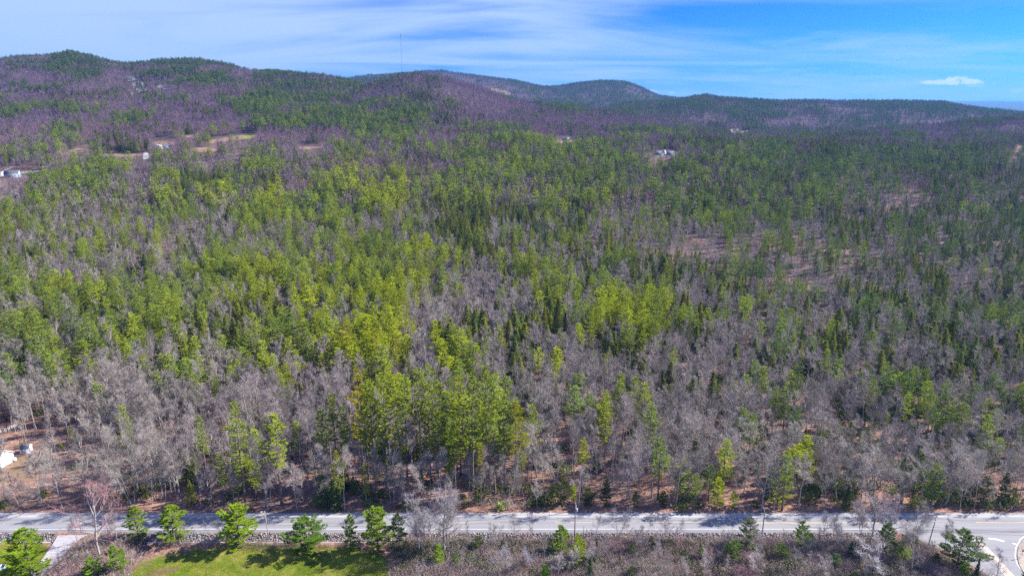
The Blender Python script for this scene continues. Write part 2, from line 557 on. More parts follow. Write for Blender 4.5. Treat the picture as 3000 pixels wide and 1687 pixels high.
def U(px, py, z=0.0):
    p = unproj(px, py, z)
    return (p.x, p.y)


def raggedroad():
    """asphalt with a slightly crumbled edge"""
    rng = np.random.default_rng(5)
    xs = np.arange(-RX, RX + 1, 2.5)
    top = [(x, ROAD_N + rng.uniform(-.18, .22)) for x in xs]
    bot = [(x, ROAD_S + rng.uniform(-.12, .12)) for x in xs]
    b = MB(); n = len(xs)
    b.add([(x, y, .03) for x, y in bot] + [(x, y, .03) for x, y in top] + [(x, y - .05, -.25) for x, y in bot],
          [(i, i + 1, n + i + 1, n + i) for i in range(n - 1)] + [(2 * n + i, 2 * n + i + 1, i + 1, i) for i in range(n - 1)])
    o = b.obj('main_road', M_SHOULD); tag(o, kind='structure')


raggedroad()
LN, LS, LC = 182.15, 175.95, 179.1
strip('road_lanes', -RX, RX, LS - .02, LN + .02, .034, M_ASPH)
strip('white_edge_line', -RX, RX, LN - .07, LN + .08, .040, M_WHITE)
xj = U(2655, 1550)[0]
strip('white_edge_line', -RX, xj, LS - .08, LS + .08, .040, M_WHITE)
# centre line: broken, then solid towards the junction
for (a, c_) in ((838, 925), (1115, 1195), (1405, 1470)):
    X0, X1 = U(1000 + (a - 0) * .388, 1530)[0], U(1000 + c_ * .388, 1530)[0]
    strip('yellow_centre_dash', X0, X1, LC - .07, LC + .07, .040, M_YEL)
for (a, c_) in ((-60, 15), (205, 290),):
    X0, X1 = U(a, 1530)[0], U(c_, 1530)[0]
    strip('yellow_centre_dash', X0, X1, LC - .07, LC + .07, .040, M_YEL)
X0, X1, X2 = U(1625, 1530)[0], U(2120, 1530)[0], U(2690, 1530)[0]
strip('yellow_centre_line', X0, X2, LC + .10, LC + .22, .040, M_YEL)
strip('yellow_centre_line', U(2215, 1530)[0], X2, LC - .22, LC - .10, .040, M_YEL)
strip('yellow_centre_line', U(2858, 1529)[0], RX, LC + .05, LC + .30, .040, M_YEL)

# side road leaving towards the camera on the east
side_pts = [U(2640, 1560), U(2665, 1577), (U(2705, 1588)), U(2775, 1612), U(2830, 1645), U(2895, 1687), U(2985, 1760), U(3080, 1900), U(3700, 1900), U(3900, 1690),
            U(3600, 1600), U(3500, 1560)]
sheet('side_road', side_pts, .026, M_ASPH)
# pale splitter between the lanes of the side road
spl = [U(2843, 1572), U(2858, 1574), U(2900, 1608), U(2935, 1645), U(2990, 1705), U(3040, 1760), U(3020, 1770), U(2965, 1712), U(2915, 1652), U(2875, 1608)]
sheet('splitter_strip', spl, .055, mat('worn_strip_surface', (.50, .44, .36), noise=(.6, .8, (.34, .29, .25))))


def ribbon(name, pts, w, z, m):
    b = MB()
    P_ = [Vector((p[0], p[1], 0)) for p in pts]
    vs = []
    for i, p in enumerate(P_):
        d = (P_[min(i + 1, len(P_) - 1)] - P_[max(0, i - 1)]).normalized()
        q = Vector((-d.y, d.x, 0)) * w / 2
        vs += [(p.x - q.x, p.y - q.y, z), (p.x + q.x, p.y + q.y, z)]
    b.add(vs, [(2 * i, 2 * i + 2, 2 * i + 3, 2 * i + 1) for i in range(len(P_) - 1)])
    o = b.obj(name, m)
    if o.data.polygons[0].normal.z < 0: o.data.flip_normals()
    return tag(o, kind='structure')


ribbon('splitter_white_line', [U(2843, 1572), U(2862, 1583), U(2900, 1617), U(2937, 1657), U(2990, 1716), U(3030, 1765)], .16, .062, M_WHITE)
ribbon('splitter_yellow_line', [U(2925, 1655), U(2950, 1678), U(2985, 1716), U(3030, 1768)], .22, .066, M_YEL)
ribbon('turn_arrow_marking', [U(2896, 1577), U(2915, 1578), U(2942, 1585)], .75, .040, M_WHITE)
ribbon('turn_arrow_marking', [U(2965, 1590), U(2982, 1595)], .5, .040, M_WHITE)
ribbon('stop_bar_marking', [U(2841, 1574), U(2858, 1583)], .5, .068, M_WHITE)
isl = [U(3120, 1545), U(3040, 1553), U(3000, 1578), U(2984, 1600), U(2980, 1625), U(2986, 1655), U(3000, 1680), U(3030, 1705), U(3120, 1720), U(3300, 1640)]
ribbon('island_white_line', [U(3060, 1544), U(3020, 1556), U(2990, 1578), U(2976, 1604), U(2974, 1630), U(2980, 1652), U(2992, 1668)], .22, .046, M_WHITE)


def island():
    b = MB()
    n = len(isl)
    b.add([(x, y, .02) for x, y in isl] + [(x, y, .18) for x, y in isl], [tuple(range(n, 2 * n))] + [(i, (i + 1) % n, n + (i + 1) % n, n + i) for i in range(n)])
    b.f[0] = b.f[0][::-1]
    o = b.obj('traffic_island', mat('island_gravel', (.20, .16, .125), noise=(1.2, .8, (.30, .27, .24))))
    tag(o, kind='structure')


island()
# paved driveway mouth on the west, dropping to the lawn
dw = [U(215, 1556), U(180, 1557), U(165, 1580, -.7), U(150, 1610, -1.2), U(125, 1650, -1.2), U(90, 1690, -1.2), U(140, 1692, -1.2), U(180, 1640, -1.2), U(215, 1600, -1.0), U(260, 1575, -.4), U(285, 1556)]


def driveway():
    L = [(172, 1557, 0), (165, 1575, -.6), (150, 1600, -1.1), (125, 1635, -1.15), (85, 1690, -1.15)]
    R = [(275, 1557, 0), (235, 1578, -.6), (205, 1604, -1.1), (178, 1640, -1.15), (140, 1692, -1.15)]
    b = MB(); vs = []
    for p, q in zip(L, R):
        for s_ in (0, .33, .66, 1):
            a, c_ = unproj(p[0], p[1], p[2]), unproj(q[0], q[1], q[2])
            v = a.lerp(c_, s_)
            vs.append((v.x, v.y, max(v.z, h1(v.x, v.y)) + .05))
    b.add(vs, [(4 * i + j, 4 * i + j + 1, 4 * i + j + 5, 4 * i + j + 4) for i in range(len(L) - 1) for j in range(3)])
    o = b.obj('driveway', asphalt('driveway_surface', (.30, .28, .29), (.44, .41, .42)))
    tag(o, kind='structure')


driveway()


# ------------------------------------------------------------------ plant materials (tint comes from each plant)
def plant_mat(name, transl=.25, rough=.7, var=.25):
    m = bpy.data.materials.new(name)
    m.use_nodes = True
    n, l = m.node_tree.nodes, m.node_tree.links
    n.remove(n['Principled BSDF'])
    at = nd(n, 'ShaderNodeAttribute', attribute_type='INSTANCER', attribute_name='tint')
    g = n.new('ShaderNodeNewGeometry')
    r = n.new('ShaderNodeMapRange')
    r.inputs[3].default_value, r.inputs[4].default_value = 1 - var, 1 + var
    l.new(g.outputs['Random Per Island'], r.inputs[0])
    mx = nd(n, 'ShaderNodeMix', data_type='RGBA', blend_type='MULTIPLY'); mx.inputs[0].default_value = 1
    l.new(at.outputs['Color'], mx.inputs[6]); l.new(r.outputs[0], mx.inputs[7])
    d = n.new('ShaderNodeBsdfDiffuse'); l.new(mx.outputs[2], d.inputs[0])
    out = n['Material Output']
    if transl:
        t = n.new('ShaderNodeBsdfTranslucent'); l.new(mx.outputs[2], t.inputs[0])
        s_ = n.new('ShaderNodeMixShader'); s_.inputs[0].default_value = transl
        l.new(d.outputs[0], s_.inputs[1]); l.new(t.outputs[0], s_.inputs[2]); l.new(s_.outputs[0], out.inputs[0])
    else:
        l.new(d.outputs[0], out.inputs[0])
    return m


M_NEED = plant_mat('needles', .14, var=.40)
M_TWIG = plant_mat('twigs', .0, var=.30)
M_BARK = mat('conifer_bark', (.13, .10, .09), noise=(3, .8, (.22, .19, .17)))
M_PBARK = mat('grey_bark', (.24, .22, .205), noise=(.35, .9, (.40, .37, .35)))
M_LIMB = mat('far_limb_wood', (.15, .115, .13))

UP = np.array([0, 0, 1.0])


def norm(a): return a / (np.linalg.norm(a, axis=-1, keepdims=True) + 1e-9)


def blades(c, d, ln, wd, rng):
    """loose triangles: base at c, pointing along d"""
    n = len(c)
    r = norm(np.cross(d, rng.normal(size=(n, 3)) * .35 + UP))
    b0, b1 = c - r * (wd / 2)[:, None], c + r * (wd / 2)[:, None]
    return np.stack([b0, b1, c + d * ln[:, None]], 1)


def conifer(seed, h, cb, rmax, kind, detail=1.0, wood=True):
    """white pine / hemlock / fir: returns (trunk MB, crown MB)"""
    rng = np.random.default_rng(seed)
    T, C = MB(), MB()
    lean = rng.normal(size=2) * .012 * h
    zs = np.linspace(0, h * .985, 7)
    ax = lambda z: np.array([lean[0] * (z / h) ** 2 + .0, lean[1] * (z / h) ** 2, z])
    r0 = .011 * h + .05
    T.tube([ax(z) for z in zs], [r0 * (1.25 if i == 0 else 1) * (1 - z / h) ** .85 + .02 for i, z in enumerate(zs)], 6)
    # a few dead stubs below the crown
    if wood and cb > .2:
        for k in range(int(8 * cb * 2)):
            z = h * rng.uniform(.12, cb); a = rng.uniform(0, 6.28); L = rng.uniform(.5, 1.7)
            T.tube([ax(z), ax(z) + np.array([math.cos(a) * L, math.sin(a) * L, rng.uniform(-.2, .25) * L])], [.035, .01], 3, cap=False)
    tri = []
    if kind == 'pine': dz, nb = 1.15, (5, 8)
    elif kind == 'hemlock': dz, nb = .50, (6, 8)
    else: dz, nb = .42, (6, 8)
    if detail < .6: dz *= 1.45
    z = cb * h
    side = rng.uniform(0, 6.28)
    while z < h * .985:
        t = (z / h - cb) / (1 - cb)
        if kind == 'pine': prof = (1 - t) ** .62 * (.50 + .50 * min(1, t * 3.5))
        elif kind == 'hemlock': prof = (1 - t) ** .80 * (.75 + .25 * min(1, t * 5))
        else: prof = (1 - t) ** 1.0
        k = rng.integers(*nb)
        a0 = rng.uniform(0, 6.28)
        whorl = rng.uniform(.72, 1.12) if kind == 'pine' else rng.uniform(.88, 1.1)
        for j in range(k):
            a = a0 + 6.283 * j / k + rng.normal() * .22
            L = rmax * prof * whorl * rng.uniform(.60, 1.18)
            L *= 1 + .15 * math.cos(a - side)
            if kind == 'pine' and rng.random() < .16 + .25 * (t < .3): L *= rng.uniform(.25, .5)
            L = max(L, .30)
            if kind == 'pine': el = -.10 + .75 * t ** 1.5 + rng.normal() * .09
            elif kind == 'hemlock': el = .10 + .5 * t ** 2 - .1 + rng.normal() * .06
            else: el = -.05 + .7 * t ** 2
            o = ax(z)
            dirh = np.array([math.cos(a), math.sin(a), 0])
            lat = np.array([-math.sin(a), math.cos(a), 0])
            def at_(u):
                u = np.asarray(u)
                zc = np.tan(el) * u * L
                if kind == 'pine': zc = zc + .16 * L * u ** 2.5
                elif kind == 'hemlock': zc = zc - .30 * L * u ** 2
                else: zc = zc - .10 * L * u
                return o + dirh * (u * L)[..., None] + UP * zc[..., None]
            if wood and L > .8:
                pts = at_(np.linspace(0, .92, 4))
                T.tube(pts, [.02 + .013 * L, .015 + .009 * L, .02, .008], 3, cap=False)
            if kind == 'pine':
                n = max(3, int(L * 9 * detail)); nbl = 6 if detail > .6 else 3
                u = rng.uniform(.30, 1.0, n) ** .8
                w = L * .30 * np.sin(np.clip(u, 0, 1) * 2.6) * rng.uniform(-1, 1, n)
                c = at_(u) + lat * w[:, None] + rng.normal(size=(n, 3)) * np.array([.06, .06, .05])
                bl, bw = (.62, .155) if detail > .6 else (.95, .42)
            elif kind == 'hemlock':
                n = max(4, int(L * 8 * detail)); nbl = 4 if detail > .6 else 3
                u = rng.uniform(.15, 1.0, n) ** .7
                w = L * .33 * np.sin(u * 2.7) * rng.uniform(-1, 1, n)
                c = at_(u) + lat * w[:, None] + rng.normal(size=(n, 3)) * .06
                bl, bw = (.42, .18) if detail > .6 else (.70, .40)
            else:
                n = max(4, int(L * 11 * detail)); nbl = 4 if detail > .6 else 3
                u = rng.uniform(.08, 1.0, n) ** .8
                w = L * .24 * np.sin(u * 2.7) * rng.uniform(-1, 1, n)
                c = at_(u) + lat * w[:, None] + rng.normal(size=(n, 3)) * .04
                bl, bw = (.34, .14) if detail > .6 else (.55, .3)
            if kind == 'pine' and h < 12: bl, bw = bl * .66, bw * .72
            cc = np.repeat(c, nbl, 0)
            m_ = len(cc)
            if kind == 'pine': dd = dirh * .75 + rng.normal(size=(m_, 3)) * np.array([.62, .62, .20]) + UP * .20
            elif kind == 'hemlock': dd = dirh * .8 + rng.normal(size=(m_, 3)) * np.array([.55, .55, .28]) - UP * .12
            else: dd = dirh * .7 + rng.normal(size=(m_, 3)) * np.array([.5, .5, .3]) + UP * .12
            tri.append(blades(cc - norm(dd) * .1, norm(dd), rng.uniform(.6, 1.1, m_) * bl, rng.uniform(.7, 1.25, m_) * bw, rng))
        z += dz * rng.uniform(.75, 1.3) * (1 - .35 * t)
    # leader tuft
    n = 14
    c = np.repeat(ax(h * .97)[None], n, 0) + rng.normal(size=(n, 3)) * .08
    d = norm(rng.normal(size=(n, 3)) * .5 + UP * 1.0)
    tri.append(blades(c, d, rng.uniform(.4, .8, n), rng.uniform(.1, .18, n), rng))
    C.tris(np.concatenate(tri))
    return T, C


def bare(seed, h, spread, stems=1, detail=1.0, low=.38, thick=1.0, tw=.028):
    """leafless broadleaf: returns (trunk and limbs MB, twig crown MB)"""
    rng = np.random.default_rng(seed)
    T, C = MB(), MB()
    pc, pd, pl = [], [], []

    def grow(p, d, L, r, lev):
        bend = rng.normal(size=3) * .16
        m_ = p + norm(d + bend * .5) * L * .5
        e = m_ + norm(d + bend * -.4 + UP * .12) * L * .5
        n = 5 if lev == 0 else (4 if lev == 1 else 3)
        if lev < 3: T.tube([p, m_, e], [r, r * .75, r * .5], n, cap=False)
        else:
            pass
        if lev >= 2:
            k = max(2, int((6 if lev == 2 else 7) * detail))
            u = rng.uniform(.25, 1.0, k)
            c = p + (e - p) * u[:, None] + (m_ - (p + e) / 2) * (1 - (2 * u - 1) ** 2)[:, None]
            dd = norm(d * .75 + rng.normal(size=(k, 3)) * .62 + UP * .28)
            pc.append(c); pd.append(dd); pl.append(rng.uniform(.55, 1.25, k) * (1.25 if lev == 2 else 1.05))
        if lev >= 3:
            pc.append(p[None]); pd.append(norm(e - p)[None]); pl.append(np.array([L * 1.15]))
            return
        kids = {0: 6, 1: 5, 2: 4}[lev]
        kids = max(2, int(round(kids * (detail ** .5) * rng.uniform(.8, 1.2))))
        for j in range(kids):
            u = rng.uniform(.3, 1.0) if j else 1.0
            q = p + (e - p) * u
            a = rng.uniform(0, 6.28)
            ax_ = norm(np.cross(d, rng.normal(size=3)))
            dd = norm(d * (1.0 if j else 1.6) + ax_ * rng.uniform(.55, 1.0) * (1 if j else .35) + UP * .22)
            grow(q, dd, L * rng.uniform(.48, .72), r * (.5 if u > .6 else .42), lev + 1)

    for s_ in range(stems):
        hh = h * rng.uniform(.82, 1.0) if stems > 1 else h
        a = rng.uniform(0, 6.28)
        tilt = (.02 if stems == 1 else .16) + rng.uniform(0, .05)
        base = np.array([math.cos(a), math.sin(a), 0]) * (.25 * (stems > 1))
        d = norm(np.array([math.cos(a) * tilt, math.sin(a) * tilt, 1]))
        r = (.0085 * hh + .03) * thick / (stems ** .3)
        zt = np.linspace(0, .93, 8)
        wob = rng.normal(size=(8, 3)) * .09; wob[0] = 0; wob[:, 2] = 0
        pts = [base + d * (hh * u) + wob[i] + np.array([math.cos(a), math.sin(a), 0]) * tilt * hh * u * u * .5 for i, u in enumerate(zt)]
        T.tube(pts, [r * (1 - .88 * u) for u in zt], 6 if stems == 1 else 5, cap=False)
        nl = max(5, int(15 * detail ** .5 / stems ** .55))
        for j in range(nl):
            u = low + (1 - low) * ((j + rng.uniform(0, 1)) / nl) * .93
            i = min(int(u / .93 * 7), 6); f = u / .93 * 7 - i
            q = pts[i] * (1 - f) + pts[i + 1] * f
            a2 = rng.uniform(0, 6.28) if stems == 1 else a + rng.normal() * 1.3
            up = .75 + 1.1 * (u - low)
            dd = norm(np.array([math.cos(a2), math.sin(a2), up]))
            t_ = (u - low) / (1 - low)
            L = spread * (.50 + .28 * math.sin(min(1, t_ * 1.2 + .2) * 3.0)) * rng.uniform(.65, 1.1) * (1 - .35 * t_)
            grow(q, dd, L * .62, r * (.50 - .25 * t_), 1)
    c, d, L = np.concatenate(pc), np.concatenate(pd), np.concatenate(pl)
    rep = 1
    c, d, L = np.repeat(c, rep, 0), np.repeat(d, rep, 0), np.repeat(L, rep)
    n = len(c)
    d = norm(d + rng.normal(size=(n, 3)) * .18)
    C.tris(blades(c, d, L * rng.uniform(.7, 1.2, n), tw * rng.uniform(.7, 1.3, n), rng))
    return T, C


def shrub(seed, h, w, n, tw=.05, leafy=False):
    rng = np.random.default_rng(seed)
    C = MB()
    k = n
    base = rng.normal(size=(k, 3)) * np.array([w * .22, w * .22, 0])
    d = norm(rng.normal(size=(k, 3)) * np.array([.45, .45, 0]) + UP)
    L = h * rng.uniform(.45, 1.0, k)
    t1 = blades(base, d, L, np.full(k, tw), rng)
    c2 = np.repeat(base + d * (L * .5)[:, None], 5, 0)
    u = rng.uniform(0, .9, len(c2))[:, None]
    c2 = c2 + np.repeat(d * (L * .5)[:, None], 5, 0) * u
    d2 = norm(np.repeat(d, 5, 0) + rng.normal(size=c2.shape) * .6)
    t2 = blades(c2, d2, rng.uniform(.25, .6, len(c2)) * h * .5, np.full(len(c2), tw * (3.0 if leafy else .7)), rng)
    C.tris(np.concatenate([t1, t2]))
    return C


print('building prototypes')
PROTO = {}
NEAR = {'pine': [], 'hemlock': [], 'fir': [], 'bare': [], 'sapling': [], 'lawnpine': []}


def near_proto(kind, T, C, h, bark, leaf):
    NEAR[kind].append((T.mesh('trunk', bark), C.mesh('crown', leaf), h))


for i in range(7):
    T, C = conifer(100 + i, 20, [.30, .38, .48, .25, .55, .42, .34][i], [4.6, 4.2, 3.9, 5.2, 3.7, 4.5, 4.0][i], 'pine', 1.0)
    near_proto('pine', T, C, 20, M_BARK, M_NEED)
for i in range(4):
    T, C = conifer(140 + i, 11, [.06, .10, .05, .12][i], [4.9, 4.3, 5.4, 3.8][i], 'pine', 3.4)
    near_proto('lawnpine', T, C, 11, M_BARK, M_NEED)
for i in range(4):
    T, C = conifer(200 + i, 15, [.08, .14, .05, .10][i], [3.1, 2.7, 3.4, 2.4][i], 'hemlock', 1.0)
    near_proto('hemlock', T, C, 15, M_BARK, M_NEED)
for i in range(3):
    T, C = conifer(230 + i, 12, [.08, .04, .12][i], [1.7, 1.5, 1.9][i], 'fir', 1.0)
    near_proto('fir', T, C, 12, M_BARK, M_NEED)
for i in range(8):
    T, C = bare(300 + i, 16, [6.5, 5.5, 7.5, 5.0, 6.0, 8.5, 5.2, 6.8][i], [1, 1, 1, 1, 2, 1, 1, 3][i], 1.0, [.35, .5, .3, .55, .3, .28, .45, .3][i], thick=[1, .9, 1.1, .8, .9, 1.3, .85, .9][i])
    near_proto('bare', T, C, 16, M_PBARK, M_TWIG)
for i in range(3):
    T, C = bare(340 + i, 8, 3.2, [1, 3, 2][i], .55, .3, thick=.9, tw=.03)
    near_proto('sapling', T, C, 8, M_PBARK, M_TWIG)

# single-mesh models of the wood that reads as one mass
WOODS = {}


def wood_proto(kind, lst):
    c = bpy.data.collections.new('models_of_' + kind)
    hs = []
    for i, (T, C, bark, leaf, h) in enumerate(lst):
        b = MB()
        for src, mi in ((T, 0), (C, 1)):
            if src is None or not src.f: continue
            V = np.concatenate(src.v); b.v.append(V)
            b.f += [tuple(q + b.n for q in f) for f in src.f]; b.m += [mi] * len(src.f); b.n += len(V)
        o = bpy.data.objects.new('model_%02d_%s' % (i, kind), b.mesh(kind, [bark, leaf]))
        c.objects.link(o); hs.append(h)
    WOODS[kind] = (c, hs)


wood_proto('pine', [(*conifer(400 + i, 20, [.25, .38, .45, .22, .34][i], [5.2, 4.5, 4.0, 5.8, 4.8][i], 'pine', .8, wood=False), M_BARK, M_NEED, 20) for i in range(5)])
wood_proto('farpine', [(*conifer(420 + i, 18, [.2, .3, .25][i], [5.4, 4.8, 6.0][i], 'pine', .42, wood=False), M_BARK, M_NEED, 18) for i in range(3)])
wood_proto('hemlock', [(*conifer(440 + i, 15, .08, [3.5, 3.0, 3.9][i], 'hemlock', .62, wood=False), M_BARK, M_NEED, 15) for i in range(3)])
wood_proto('fir', [(*conifer(460 + i, 12, .06, [1.7, 1.5][i], 'fir', .8, wood=False), M_BARK, M_NEED, 12) for i in range(2)])
wood_proto('bare', [(*bare(480 + i, 15, [6, 5.2, 7, 6.4, 5.6][i], [1, 1, 1, 2, 1][i], .8, [.35, .48, .3, .3, .42][i], tw=.044), M_PBARK, M_TWIG, 15) for i in range(5)])
wood_proto('farbare', [(*bare(500 + i, 14, [8, 7.2, 7.6][i], 1, .42, .3, tw=.15), M_LIMB, M_TWIG, 14) for i in range(3)])


def scatter(name, kind, label, cat, pos, scl, rot, idx, tint, zs=None):
    c, hs = WOODS[kind]
    n = len(pos)
    if n == 0: return None
    me = bpy.data.meshes.new(name)
    me.vertices.add(n); me.vertices.foreach_set('co', np.asarray(pos, float).ravel())
    for nm, ty, arr, key in (('scl', 'FLOAT_VECTOR', scl, 'vector'), ('rot', 'FLOAT_VECTOR', rot, 'vector'), ('idx', 'INT', idx, 'value'), ('tint', 'FLOAT_COLOR', tint, 'color')):
        a = me.attributes.new(nm, ty, 'POINT'); a.data.foreach_set(key, np.asarray(arr, np.int32 if ty == 'INT' else float).ravel())
    me.update()
    o = bpy.data.objects.new(name, me)
    COL.objects.link(o)
    g = bpy.data.node_groups.new('spread_' + name, 'GeometryNodeTree')
    g.interface.new_socket('Geometry', in_out='INPUT', socket_type='NodeSocketGeometry')
    g.interface.new_socket('Geometry', in_out='OUTPUT', socket_type='NodeSocketGeometry')
    N, L = g.nodes, g.links
    gi, go = N.new('NodeGroupInput'), N.new('NodeGroupOutput')
    ci = N.new('GeometryNodeCollectionInfo')
    ci.inputs['Collection'].default_value = c
    ci.inputs['Separate Children'].default_value = True; ci.inputs['Reset Children'].default_value = True
    ip = N.new('GeometryNodeInstanceOnPoints'); ip.inputs['Pick Instance'].default_value = True

    def na(nm, ty):
        q = N.new('GeometryNodeInputNamedAttribute'); q.data_type = ty; q.inputs[0].default_value = nm; return q.outputs[0]
    L.new(gi.outputs[0], ip.inputs['Points']); L.new(ci.outputs[0], ip.inputs['Instance'])
    L.new(na('idx', 'INT'), ip.inputs['Instance Index']); L.new(na('rot', 'FLOAT_VECTOR'), ip.inputs['Rotation']); L.new(na('scl', 'FLOAT_VECTOR'), ip.inputs['Scale'])
    L.new(ip.outputs[0], go.inputs[0])
    o.modifiers.new('spread', 'NODES').node_group = g
    return tag(o, label, cat, kind='stuff')


# ------------------------------------------------------------------ what grows where (read off the photograph, 75 x 45 picture points a cell)
GL = """
epPPqqPPpqeeeeeeeeee
qdqPdpqPpdPPpqqpeddd
qqrdqqdpqpPPpPqpqddr
pqqdddrrqpPqppqPPqdd
pqrrqppppppPPppPPppq
prppqpqqmdrrqdrPpqpP
qqr.Hrrpr.pdrpdqppPp
ddqPPdpqqpPpqyqqrqpq
dPpPqdyHHmhrpYYYPPPp
dPqppqYhypYqPpYYpPPh
PpdqpdqppPPPppqyqHHH
pqhhhhrqqPqPpphp HHq
qpphpqqpppqqqPppYhHh
hmqppqPqPPPPPPPPyyqq
ppqipppPPYYPPYPPPpdh
PPYpPPPqPPYPYPYYYqdd
PqPPPPPdqYPYYYYYrdrr
PPPPpPPHHHHMYqYYdiHi
PPpPqPPHHHYPqpYydhhy
MMPPpPPYpPPypYYYdyqi
hrPPppPPPpPYpYYqdypy
ddrrddpPpqdYrqYPPqPr
ddddddrdddrdrrpypqrP
ddsssrdddddddrpyypqp
ssssdddddrrrrqyprrqp
ssssddddrrdrrrqqrrqr
.sssdddrrdrdsqrrsrqs
.dssdddrrrrsrqrrsqrs
dddsdddrrrrshqrrssrs
ssssssssssssirssssss
"""
GR = """
                    
qqeqee              
qqppprqppppppppppppp
dpPpPPPPpPppppPPPpPP
pqddddrdqqqqppppqpqr
pqrpppphhmmphmppdrrq
PpPpq.rppPPmMPPPMMmp
PpPPpqPPpPPPPPPPmMMm
qPPPqpqMpPHPPPPrhHmm
qpPpqqmHhPhPpmdrhhmh
HMHqqpMPPPMphhmmmmmM
MpPqhhdrpqprihhMMMHM
pMYmmqisrpPpPqhHmhMm
PpPpMigsrqprpqphmhih
PPqPmgpggqisrppqhiqi
ypqqqphdggqpqmirgirq
hHhyYYhhrgmgqqghrggg
HHqYYpqMmiqsggrpggrq
hmyiYydhdhigggghggdg
yqrhyrddrhmgihgrdggg
yyrigigidigsigghggdd
iggigigigdgggdqqssgg
gdddghgdddgdddgpqdgg
sdddggggddgdgdgpqggd
sdsgdgdgdgdgdgdhgdgg
ssdddddddgdddgddgddg
ssdsdddddddgdddggdgd
ssdssdddgddddgggggdg
ssgsgsggsggsddgggdgg
sssgsssssssssdsssdss
"""
GL = [r.ljust(20)[:20] for r in GL.strip('\n').split('\n')]
GR = [r.ljust(20)[:20] for r in GR.strip('\n').split('\n')]
GRID = [a + b for a, b in zip(GL, GR)]
assert len(GRID) == 30
# pine, hemlock, fir, yellowness, density
CODE = {'P': (.70, .06, 0, .35, 1), 'p': (.45, .08, 0, .35, 1), 'q': (.27, .08, 0, .35, 1), 'r': (.12, .05, 0, .4, 1), 'd': (.02, .03, .01, .3, 1), 'e': (.38, 0, 0, .2, 1), ' ': (.42, .1, 0, .2, 1),
        'Y': (.80, .04, 0, .85, 1), 'y': (.50, .08, 0, .85, 1), 'H': (.08, .84, 0, .4, 1.1), 'h': (.06, .48, 0, .4, 1), 'i': (.07, .26, .03, .4, 1), 'M': (.42, .42, 0, .3, 1), 'm': (.24, .24, 0, .3, 1),
        's': (.03, .02, .01, .5, .62), 'g': (.13, .37, .12, .45, 1), '.': (0, 0, 0, 0, .06)}
KEYS = list(CODE)
GI = np.array([[KEYS.index(c) for c in r] for r in GRID])
GV = np.array([CODE[k] for k in KEYS])


def lookup(px, py, rng, jit=.8):
    n = len(px)
    c = np.clip(((px + rng.normal(size=n) * 20 * jit) / 75).astype(int), 0, 39)
    r = np.clip(((py - 150 + rng.normal(size=n) * 11 * jit) / 45).astype(int), 0, 29)
    return GV[GI[r, c]]


def horizon_table():
    sb = np.linspace(-1.1, 1.1, 221)
    yb = np.concatenate([np.arange(100, 1200, 20.), np.arange(1200, 6200, 50.)])
    S, Yb = np.meshgrid(sb, yb, indexing='ij')
    e = (height(S * Yb, Yb) + 9 - H) / Yb
    return sb, yb, np.maximum.accumulate(e, 1)


HT = horizon_table()


def visible(X, Y, Z, h):
    sb, yb, e = HT
    i = np.clip(np.searchsorted(sb, X / Y), 0, len(sb) - 1)
    j = np.clip(np.searchsorted(yb, Y) - 1, 0, len(yb) - 1)
    return (Z + h - H) / Y > e[i, j] - .006


def field(x0, x1, y0, y1, sp, rng):
    xs, ys = np.arange(x0, x1, sp), np.arange(y0, y1, sp)
    Xg, Yg = np.meshgrid(xs, ys)
    X = Xg.ravel() + rng.uniform(-.48, .48, Xg.size) * sp
    Y = Yg.ravel() + rng.uniform(-.48, .48, Xg.size) * sp
    d = Y * CP + 122 * SP
    k = np.abs(X) < .75 * d * 1.05 + 16
    return X[k], Y[k]


TREES = {k: [] for k in ('pine', 'hemlock', 'fir', 'bare')}     # rows: x y z height width-scale tint rgb zone
PINE_Y, PINE_G, PINE_B = np.array((.37, .42, .016)), np.array((.28, .35, .035)), np.array((.15, .22, .055))
HEM_A, HEM_B = np.array((.20, .205, .022)), np.array((.12, .165, .045))
BARE_A, BARE_B, BARE_C = np.array((.31, .275, .24)), np.array((.225, .15, .20)), np.array((.29, .17, .20))


THIN = [(120, 1360, 240, 95, .78), (60, 1440, 200, 50, .6), (2080, 735, 90, 22, .5), (2350, 830, 90, 25, .4), (2320, 960, 60, 25, .4)]


